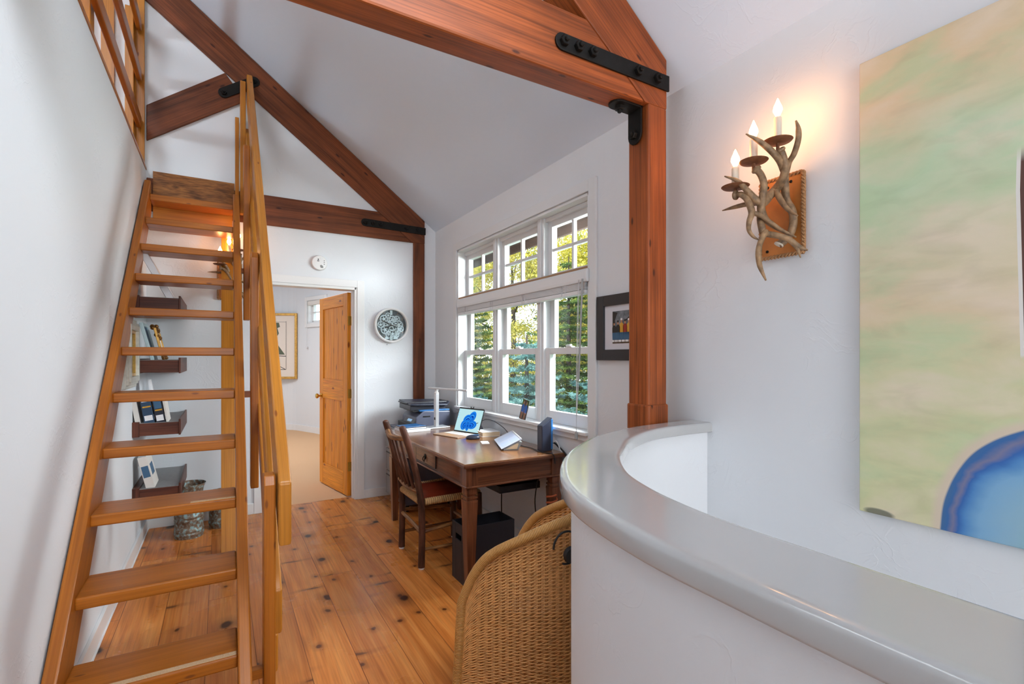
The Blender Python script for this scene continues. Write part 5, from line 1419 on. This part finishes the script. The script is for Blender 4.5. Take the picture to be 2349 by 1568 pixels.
# ------------------------------------------------------------------ wall clock with gears
def clock():
    cx, cz, yw = 1.474, 1.700, YE
    root = thing('gear_clock', (cx, yw, cz), 'round white wall clock with exposed pale gears on the end wall', 'clock')
    m = MB(); m.lathe([(.160, 0), (.172, .004), (.176, .03), (.174, .052), (.166, .058), (.156, .054), (.152, .046), (.152, .02)], (cx, yw, cz), 56, (0, -1, 0), closed_ends=False); m.build('case', M['silverleaf'] if False else M['whitep'], root, smooth=True)
    d = MB(); d.lathe([(.158, .001), (.158, .008), (.001, .009)], (cx, yw, cz), 48, (0, -1, 0)); d.build('dial', M['dial'], root)
    def gear(x, z, r, n, y, sp=5):
        g = MB(); P = []; nn = n * 4
        for i in range(nn):
            a = 2 * PI * i / nn; rr = r if (i % 4) in (0, 1) else r * .90; P.append((math.cos(a) * rr, math.sin(a) * rr))
        inner = [(math.cos(2 * PI * i / nn) * r * .72, math.sin(2 * PI * i / nn) * r * .72) for i in range(nn)]
        def ringp(O, I, ya, yb):
            k = len(O); fo = [g.v((cx + x + p[0], yb, cz + z + p[1])) for p in O]; fi = [g.v((cx + x + p[0], yb, cz + z + p[1])) for p in I]; bo = [g.v((cx + x + p[0], ya, cz + z + p[1])) for p in O]; bi = [g.v((cx + x + p[0], ya, cz + z + p[1])) for p in I]
            for i in range(k):
                j = (i + 1) % k
                for q in ((fo[i], fo[j], fi[j], fi[i]), (fo[j], fo[i], bo[i], bo[j]), (fi[i], fi[j], bi[j], bi[i])): g.f(q, [(0, 0)] * 4)
        ringp(P, inner, y, y - .004)
        g.lathe([(r * .30, 0), (r * .30, .004), (r * .12, .005)], (cx + x, y, cz + z), 16, (0, -1, 0))
        for s_ in range(sp):
            a = 2 * PI * s_ / sp + x * 9
            g.beam((cx + x + math.cos(a) * r * .25, y - .002, cz + z + math.sin(a) * r * .25), (cx + x + math.cos(a) * r * .76, y - .002, cz + z + math.sin(a) * r * .76), r * .17, .004, up=(0, 1, 0))
        g.build('gear', M['gear'], root)
    y = yw - .010
    for i, (x, z, r, n) in enumerate(((-.072, .062, .042, 20), (-.03, .098, .03, 16), (.012, .058, .040, 20), (.06, .066, .034, 16), (.078, .008, .046, 22), (.098, -.030, .034, 18), (.066, -.058, .034, 18), (.01, .0, .058, 28), (-.045, .018, .032, 16), (-.104, .004, .034, 18), (-.062, -.045, .046, 22), (-.03, -.088, .03, 16), (.016, -.084, .040, 18), (.056, -.096, .028, 14), (.0, -.122, .026, 14))):
        gear(x, z, r, n, y - .004 * (i % 3))
    b_ = MB(); b_.box(cx - .012, cx + .012, y - .012, y, cz + .105, cz + .150); b_.prism([(cx - .07, y, cz - .138), (cx + .07, y, cz - .138), (cx + .06, y, cz - .108), (cx - .05, y, cz - .108)], (0, -.012, 0)); b_.build('bridge', M['gear'], root)
    h = MB(); h.beam((cx + .052, y - .024, cz - .018), (cx - .085, y - .024, cz + .040), .009, .002, up=(0, 1, 0)); h.build('minute_hand', M['black'], root)
    h = MB(); h.beam((cx + .010, y - .021, cz), (cx - .058, y - .021, cz - .018), .011, .002, up=(0, 1, 0)); h.build('hour_hand', M['black'], root)
    for k in range(1, 13):
        a = PI / 2 - k * PI / 6; cu = bpy.data.curves.new('numeral', 'FONT'); cu.body = str(k); cu.size = .030; cu.align_x = 'CENTER'; cu.align_y = 'CENTER'; cu.extrude = .0008
        tmp = bpy.data.objects.new('tmp', cu); COL.objects.link(tmp); dg = bpy.context.evaluated_depsgraph_get(); me = bpy.data.meshes.new_from_object(tmp.evaluated_get(dg)); bpy.data.objects.remove(tmp); me.name = 'numeral'
        me.materials.clear(); me.materials.append(M['tan']); o = bpy.data.objects.new('numeral', me); COL.objects.link(o); o.parent = root
        o.location = (math.cos(a) * .136, -.0105, math.sin(a) * .136); o.rotation_euler = (PI / 2, 0, 0)
    g = MB(); g.lathe([(.152, 0), (.152, .002)], (cx, yw - .044, cz), 40, (0, -1, 0)); g.build('glass_cover', M['glass'], root)
clock()

def detector():
    c = (.794, YE, 2.262); root = thing('smoke_detector', c, 'round white smoke detector on the wall above the doorway', 'smoke detector')
    m = MB(); m.lathe([(.070, 0), (.072, .006), (.070, .022), (.064, .030), (.050, .033), (.001, .033)], c, 40, (0, -1, 0)); m.build('detector_body', M['whitep'], root, smooth=True)
    v = MB(); y = YE - .0338
    v.poly([(c[0] + .012, y, c[2] - .018), (c[0] + .002, y, c[2] - .030), (c[0] + .010, y, c[2] - .048), (c[0] + .032, y, c[2] - .048), (c[0] + .030, y, c[2] - .030)]); v.build('sounder_vent', M['tapgrey'], root)
    d = MB(); d.lathe([(.006, 0), (.006, .002)], (c[0] - .012, YE - .032, c[2] + .030), 12, (0, -1, 0)); d.box(c[0] - .022, c[0] - .004, YE - .0345, YE - .033, c[2] + .012, c[2] + .019)
    for k in range(3): d.box(c[0] + .036, c[0] + .044, YE - .0345, YE - .032, c[2] + .018 - k * .016, c[2] + .023 - k * .016)
    d.build('print_mark', M['black'], root)
    b_ = MB(); b_.lathe([(.010, 0), (.010, .003), (.007, .004)], (c[0] + .012, YE - .0325, c[2] + .045), 16, (0, -1, 0)); b_.build('test_button', M['whitep'], root)
detector()
m = MB(); m.lathe([(.002, 0), (.002, .012), (.004, .014)], (1.435, YE, 1.505), 8, (0, -1, .2)); o = m.build('nail', M['iron'], None, loc=(1.435, YE, 1.505)); tag(o, 'small dark nail in the wall under the clock', 'nail')

# ------------------------------------------------------------------ shelves on the left wall behind the ladder
def shelf(z, lab):
    root = thing('wall_shelf', (XL, 4.56, z), lab, 'shelf', 'dark box shelves behind the ladder')
    x0, x1, y0, y1 = XL, -.245, 4.20, 4.93
    m = MB(); m.box(x0 + .04, x1 - .012, y0, y1, z - .088, z - .003, g='x'); m.build('shelf_box', M['shelf'], root, bevel=.002)
    t = MB(); t.box(x0 + .04, x1 - .012, y0 + .004, y1, z - .003, z); t.build('shelf_top', M['shelft'], root)
    l = MB(); l.box(x1 - .012, x1, y0 - .004, y1, z - .094, z + .016, g='y'); l.build('end_lip', M['shelf'], root, bevel=.002)
    w = MB(); w.box(x0, x0 + .04, y0 - .004, y1, z - .094, z + .008, g='y'); w.build('wall_cleat', M['shelf'], root, bevel=.002)
shelf(1.795, 'dark cherry box shelf nearest the ceiling on the wall behind the ladder')
shelf(1.362, 'dark cherry box shelf holding leaning small frames behind the ladder')
shelf(.930, 'dark cherry box shelf holding upright blue and white books behind the ladder')
shelf(.480, 'dark cherry box shelf lowest of the wall shelves, above the copper bucket')

def leaning_frame(lab, x0, y0, y1, z, h, depth, tilt, matf, mati, w=.03, cat='picture frame', d2=.0):
    """frame leaning back towards the left wall; bottom edge at x0"""
    T = TR((x0, y0, z), 0, 0, -math.radians(tilt))
    root = thing('picture_frame', (x0, y0, z), lab, cat)
    f = MB(T); W = y1 - y0
    f.box(-depth, 0, 0, w, 0, h, g='z'); f.box(-depth, 0, W - w, W, 0, h, g='z'); f.box(-depth, 0, w, W - w, 0, w, g='y'); f.box(-depth, 0, w, W - w, h - w, h, g='y')
    f.build('frame', matf, root, bevel=.003)
    p = MB(T); p.box(-depth * .8, -depth * .5, w, W - w, w, h - w); p.build('print', mati, root)
    return root
leaning_frame('pale blue frame leaning on the second shelf behind the big silver frame', -.405, 4.26, 4.55, 1.362, .27, .020, 14, M['paleblue'], M['pjean'], .028)
fr = leaning_frame('small gold frame with ornate carved corner leaning beside the pale blue frame', -.345, 4.30, 4.52, 1.362, .235, .016, 13, M['gold'], M['offw'], .022)
T = TR((-.345, 4.30, 1.362), 0, 0, -math.radians(13)); m = MB(T)
for k in range(16): m.ball((-.008 + R.uniform(-.012, .014), .02 + R.uniform(-.025, .10), .205 + R.uniform(-.05, .05)), R.uniform(.010, .018), 8, 6)
for k in range(8): m.ball((-.002 + R.uniform(-.006, .016), .01 + R.uniform(-.02, .08), .014 + R.uniform(-.004, .012)), R.uniform(.008, .012), 8, 6)
m.build('carved_ornament', M['goldo'], fr, smooth=True)
leaning_frame('tall silver frame leaning on the uppermost shelf against the left wall', -.285, 4.32, 4.66, 1.796, .46, .045, 27, M['silver'], M['mat'], .035)
# big silver framed painting hung on the left wall
def big_frame():
    y0, y1, z0, z1 = 3.72, 4.165, 1.185, 1.625; x = XL
    root = thing('framed_painting', (x, 3.94, 1.4), 'silver leaf framed landscape hung on the left wall seen edge on between treads', 'picture')
    for i, (w0, w1, d0, d1) in enumerate(((0, .022, 0, .030), (.022, .04, 0, .042), (.04, .075, 0, .052))):
        f = MB()
        f.box(x + d0, x + d1, y0 + w0, y0 + w1, z0 + w0, z1 - w0, g='z'); f.box(x + d0, x + d1, y1 - w1, y1 - w0, z0 + w0, z1 - w0, g='z')
        f.box(x + d0, x + d1, y0 + w1, y1 - w1, z0 + w0, z0 + w1, g='y'); f.box(x + d0, x + d1, y0 + w1, y1 - w1, z1 - w1, z1 - w0, g='y')
        f.build('frame_moulding', M['silverleaf'], root, bevel=.004)
    f = MB(); w0, w1 = .075, .092
    f.box(x, x + .034, y0 + w0, y0 + w1, z0 + w0, z1 - w0); f.box(x, x + .034, y1 - w1, y1 - w0, z0 + w0, z1 - w0); f.box(x, x + .034, y0 + w1, y1 - w1, z0 + w0, z0 + w1); f.box(x, x + .034, y0 + w1, y1 - w1, z1 - w1, z1 - w0)
    f.build('gilt_slip', M['gold'], root)
    p = MB(); p.box(x, x + .018, y0 + w1, y1 - w1, z0 + w1, z1 - w1); p.build('landscape', plain('landscape_art', '#4f7f86', .6, noise=.6, nscale=14), root)
big_frame()
# books on the third shelf
def upright_book(lab, x, y0, y1, z, h, t, tilt, cover, page, marks=()):
    T = TR((x, y0, z), 0, 0, -math.radians(tilt)); root = thing('book', (x, y0, z), lab, 'book')
    W = y1 - y0; m = MB(T); c = .003
    m.box(-c, 0, 0, W, 0, h); m.box(-t, -t + c, 0, W, 0, h); m.box(-t + c, -c, 0, c, 0, h); m.build('cover', M[cover], root)
    p = MB(T); p.box(-t + c, -c, c, W - .004, .003, h - .003); p.build('pages', M[page], root)
    if marks:
        k = MB(T)
        for (a0, a1, b0, b1, mi) in marks: k.box(0, .0006, a0, a1, b0, b1, mi=mi)
        for (a0, a1, b0, b1, mi) in marks: k.box(-t * .9, -t * .1, -.0006, 0, b0, b1, mi=mi)
        k.build('cover_print', [M['paper'], M['pyellow'], M['pjean']], root)
    return root
upright_book('white book standing closest to the wall on the third shelf', -.475, 4.22, 4.40, .930, .19, .030, 9, 'offw', 'paper')
upright_book('navy book with white text blocks facing out on the third shelf', -.395, 4.212, 4.40, .930, .205, .058, 9, 'bookblue', 'paper', ((.02, .16, .15, .19, 0), (.03, .09, .11, .12, 1), (.02, .07, .02, .055, 0)))
upright_book('black covered book with barcode label leaning on the navy book', -.335, 4.215, 4.42, .930, .20, .052, 9, 'booknavy', 'paper', ((.02, .16, .10, .19, 2), (.03, .12, .085, .095, 1), (.02, .08, .015, .055, 0)))
upright_book('thin white book leaning last in the row on the third shelf', -.318, 4.22, 4.42, .930, .20, .012, 9, 'offw', 'paper')
upright_book('white book with red spine leaning alone on the lowest shelf', -.395, 4.222, 4.46, .480, .225, .050, 13, 'offw', 'paper', ((.05, .18, .08, .16, 2),))
# small white shade of paper clipped on the wall above the third shelf
m = MB(TR((-.43, 4.35, 1.13), 0, 0, -.15)); m.box(-.004, 0, 0, .16, 0, .09); m.box(-.006, .006, -.004, .0, -.004, .094)
o = m.build('photo_card', [M['paper']], None, loc=(-.43, 4.35, 1.13)); tag(o, 'white card standing on the row of books on the third shelf', 'card')

# ------------------------------------------------------------------ verdigris buckets
def bucket(cx, cy, r, h, lab, ribs):
    root = thing('copper_bucket', (cx, cy, 0), lab, 'bucket')
    prof = [(r * .98, 0)]
    z = 0
    for zr in ribs:
        prof += [(r * .985, zr - .012), (r * 1.03, zr - .006), (r * 1.03, zr + .006), (r * .985, zr + .012)]
    prof += [(r * .96, h - .06), (r * 1.0, h - .03), (r * 1.16, h), (r * 1.15, h + .003), (r * .97, h - .03), (r * .94, h - .06), (r * .94, .02), (.001, .02)]
    m = MB(); m.lathe(prof, (cx, cy, 0), 40); m.build('bucket_body', M['verd'], root, smooth=True, ang=50)
    for sy in (-1, 1):
        q = MB(); q.tube([(cx - .03, cy + sy * r * 1.0, h - .10), (cx - .03, cy + sy * (r + .025), h - .07), (cx + .03, cy + sy * (r + .025), h - .07), (cx + .03, cy + sy * r, h - .10)], .006, 8, sm=4); q.build('bucket_handle', M['verd'], root, smooth=True)
bucket(-.212, 4.575, .096, .405, 'tall ribbed verdigris copper bucket on the floor behind the ladder', (.03, .055, .135, .16, .30))
bucket(.008, 4.735, .095, .28, 'smaller verdigris copper bucket in the shade of the support plank', (.04, .2))

# ------------------------------------------------------------------ outside
b = MB(); b.box(XR + .4, 60, -40, 60, -3.2, -3.0); S(b.build('ground', M['grass']), 'lawn outside the window', 'lawn')
import numpy as np
NR = np.random.default_rng(11)
def quadmesh(name, Q, mat, parent):
    """Q: (n,4,3) quads -> one mesh"""
    Q = np.asarray(Q, dtype=np.float32); n = len(Q); off = np.array(WL[parent.name], dtype=np.float32)
    me = bpy.data.meshes.new(name); me.vertices.add(n * 4); me.loops.add(n * 4); me.polygons.add(n)
    me.vertices.foreach_set('co', (Q.reshape(-1, 3) - off).ravel()); me.loops.foreach_set('vertex_index', np.arange(n * 4, dtype=np.int32))
    me.polygons.foreach_set('loop_start', np.arange(0, n * 4, 4, dtype=np.int32)); me.materials.append(mat); me.update(calc_edges=True)
    o = bpy.data.objects.new(name, me); COL.objects.link(o); o.parent = parent; WL[o.name] = Vector(off); return o
def unit(v): return v / np.maximum(1e-9, np.linalg.norm(v, axis=1, keepdims=True))
def blades(P, A, W, la, lw):
    """diamond blades at P along A with half width along W"""
    return np.stack([P - A * la * .35, P + W * lw, P + A * la, P - W * lw], axis=1)
def conifer(x, y, h, r, lab, mat, z0=-3.0, needle=.024, per=20):
    root = thing('conifer_tree', (x, y, z0), lab, 'tree', 'conifers outside the window')
    t = MB(); t.tube([(x, y, z0 - .02), (x, y, z0 + h)], [.16, .02], 8); t.build('trunk', M['trunk'], root)
    f = []; nl = int(h / .27)
    for l in range(nl):
        k = l / nl; zz = z0 + .5 + (h - .5) * k; rr = r * (1 - k) ** .8 + .10; nb = max(6, int(14 * (1 - k * .5)))
        for b_ in range(nb):
            a = 2 * PI * (b_ + NR.random()) / nb; L_ = rr * NR.uniform(.75, 1.1); d = np.array([math.cos(a), math.sin(a), 0.]); sd = np.array([-d[1], d[0], 0.])
            n = max(24, int(L_ * 60 * per / 26) * 4)
            u = NR.random(n) ** .8; o = NR.uniform(-1, 1, n); wd = .34 * L_ * (1 - u) + .05
            z = zz + NR.uniform(-.05, .05) - .30 * L_ * u + .30 * L_ * u * u + NR.uniform(-.035, .03, n)
            P = np.stack([x + d[0] * L_ * u + sd[0] * o * wd, y + d[1] * L_ * u + sd[1] * o * wd, z], axis=1)
            A = unit(d[None] * .7 + sd[None] * np.sign(o)[:, None] * .7 + NR.normal(0, .45, (n, 3))); W = unit(np.cross(A, NR.normal(0, .5, (n, 3)) + np.array([0, 0, 1.])))
            f.append(blades(P, A, W, NR.uniform(.05, .10, (n, 1)), needle * NR.uniform(.6, 1.2, (n, 1))))
    quadmesh('needles', np.concatenate(f), M[mat], root)
def leafy(x, y, h, r, lab, mat='maple', z0=-3.0, n=75000, size=.085):
    root = thing('leafy_tree', (x, y, z0), lab, 'tree', 'leafy trees beyond the conifers')
    t = MB(); t.tube([(x, y, z0 - .02), (x + .1, y, z0 + h * .5), (x, y + .1, z0 + h * .9)], [.2, .12, .03], 8)
    for k in range(9):
        a = k * .9; t.tube([(x, y, z0 + h * (.3 + .05 * k)), (x + math.cos(a) * r * .7, y + math.sin(a) * r * .7, z0 + h * (.42 + .06 * k))], [.06, .015], 6)
    t.build('trunk', M['trunk'], root)
    nc = 170; a = NR.uniform(0, 2 * PI, nc); e = NR.uniform(-1, 1, nc); q = r * NR.uniform(.3, 1., nc) * np.sqrt(1 - e * e * .75)
    C = np.stack([x + np.cos(a) * q, y + np.sin(a) * q, z0 + h * .57 + e * h * .42], axis=1)
    P = C[NR.integers(0, nc, n)] + NR.normal(0, 1, (n, 3)) * np.array([.42, .42, .24])
    A = unit(NR.normal(0, 1, (n, 3))); W = unit(np.cross(A, NR.normal(0, 1, (n, 3))))
    quadmesh('foliage', blades(P, A, W, size * NR.uniform(.6, 1.3, (n, 1)), size * .5 * NR.uniform(.6, 1.2, (n, 1))), M[mat], root)
conifer(5.6, 6.3, 4.7, 2.1, 'near blue spruce whose boughs fill the right window pane', 'spruce')
conifer(6.2, 9.9, 4.9, 2.2, 'blue spruce seen through the middle window panes', 'spruce')
conifer(5.6, 13.4, 5.3, 2.3, 'blue spruce farthest along the house wall', 'spruce')
conifer(9.6, 8.4, 7.4, 2.6, 'dark green fir rising behind the near blue spruce', 'fir', needle=.026)
conifer(10.2, 13.6, 7.8, 2.9, 'dark green fir behind the middle blue spruce', 'fir', needle=.026)
conifer(8.6, 18.6, 8.0, 3.1, 'dark green fir at the far end of the tree row', 'fir', needle=.026)
leafy(14.2, 12.0, 10.0, 3.9, 'yellowing leafy tree behind the near fir')
leafy(17.5, 19.5, 11.0, 4.2, 'yellowing leafy tree behind the gap between the firs')
leafy(12.6, 21.5, 11.5, 4.2, 'yellowing leafy tree behind the middle fir')
leafy(10.5, 29.0, 12.0, 4.6, 'yellowing leafy tree farthest beyond the firs')

# ------------------------------------------------------------------ light
w = bpy.data.worlds.new('World'); scene.world = w; w.use_nodes = True
nt = w.node_tree; bg = nt.nodes['Background']
bg.inputs[0].default_value = (.84, .91, 1.0, 1); bg.inputs[1].default_value = 3.0
def sun(rot, e, ang, col=(1, .95, .86)):
    l = bpy.data.lights.new('sun', 'SUN'); l.energy = e; l.angle = math.radians(ang); l.color = col
    o = bpy.data.objects.new('sun', l); COL.objects.link(o); o.rotation_euler = rot
sun((math.radians(48), 0, math.radians(-62)), 7.0, 1.)
def area(name, loc, target, sx, sy, e, col=(1, 1, 1)):
    l = bpy.data.lights.new(name, 'AREA'); l.shape = 'RECTANGLE'; l.size = sx; l.size_y = sy; l.energy = e; l.color = col
    o = bpy.data.objects.new(name, l); COL.objects.link(o); o.location = loc
    d = Vector(target) - Vector(loc); o.rotation_euler = d.to_track_quat('-Z', 'Y').to_euler(); return o
area('back_fill', ((BW[0] + BW[1]) / 2, YB - .02, 1.7), ((BW[0] + BW[1]) / 2 - .1, 2, 2.9), 1.95, 1.75, 44, (1, .99, .97))  # fill lamp added in the back wall opening, behind the camera
area('far_room_fill', (-.3, 7.8, 2.9), (-.3, 7.8, 0), 1.6, 1.6, 62, (.94, .97, 1))  # unseen area lamp added to brighten the next room, no fixture modelled
area('ridge_fill', (-1.3, 2.0, 4.7), (1.0, 3.6, .4), 1.6, 1.2, 50, (.84, .93, 1))  # added fill from under the ridge onto desk and floor, no skylight there
lw_ = area('loft_fill', (-3.9, 2.4, 3.6), (1.0, 2.7, 4.0), 1.6, 1.1, 270, (.78, .90, 1)); lw_.data.spread = math.radians(130)  # added fill across the loft to lift the ceiling slope, no window there
hs = area('hall_fill', (.85, .3, 3.35), (-.52, 3.0, .9), 1.0, 1.0, 20, (.86, .94, 1)); hs.data.spread = math.radians(95)  # out-of-view lamp added above the camera to light left wall and ladder
area('side_daylight', (3.0, 2.45, 2.12), (-.5, 3.35, .30), 1.5, .75, 215, (.95, .98, 1))
area('stairwell_fill', (1.35, -2.0, -.9), (1.4, 1.2, .8), .8, .8, 15, (1, 1, .98))  # fill lamp added low in the stairwell, no window there

# ------------------------------------------------------------------ camera
cam = bpy.data.cameras.new('camera'); co = bpy.data.objects.new('camera', cam); COL.objects.link(co)
cam.sensor_width = 36; cam.lens = 1139.6 / 2349 * 36; cam.shift_y = 35 / 2349; cam.clip_start = .02
co.location = (0, 0, 1.38); co.rotation_euler = (PI / 2, 0, -math.atan(667.5 / 1139.6))
scene.camera = co
vs = scene.view_settings; vs.view_transform = 'Standard'; vs.look = 'None'; vs.exposure = 0.12; vs.gamma = 1; vs.use_curve_mapping = False
scene.cycles.max_bounces = 6; scene.cycles.diffuse_bounces = 3; scene.cycles.glossy_bounces = 4; scene.cycles.transparent_max_bounces = 12
scene.cycles.sample_clamp_indirect = 6; scene.cycles.adaptive_threshold = .02; scene.cycles.use_light_tree = False
for m in bpy.data.materials:
    if m.name.startswith(('screen_', 'panel_')): m.cycles.emission_sampling = 'NONE'
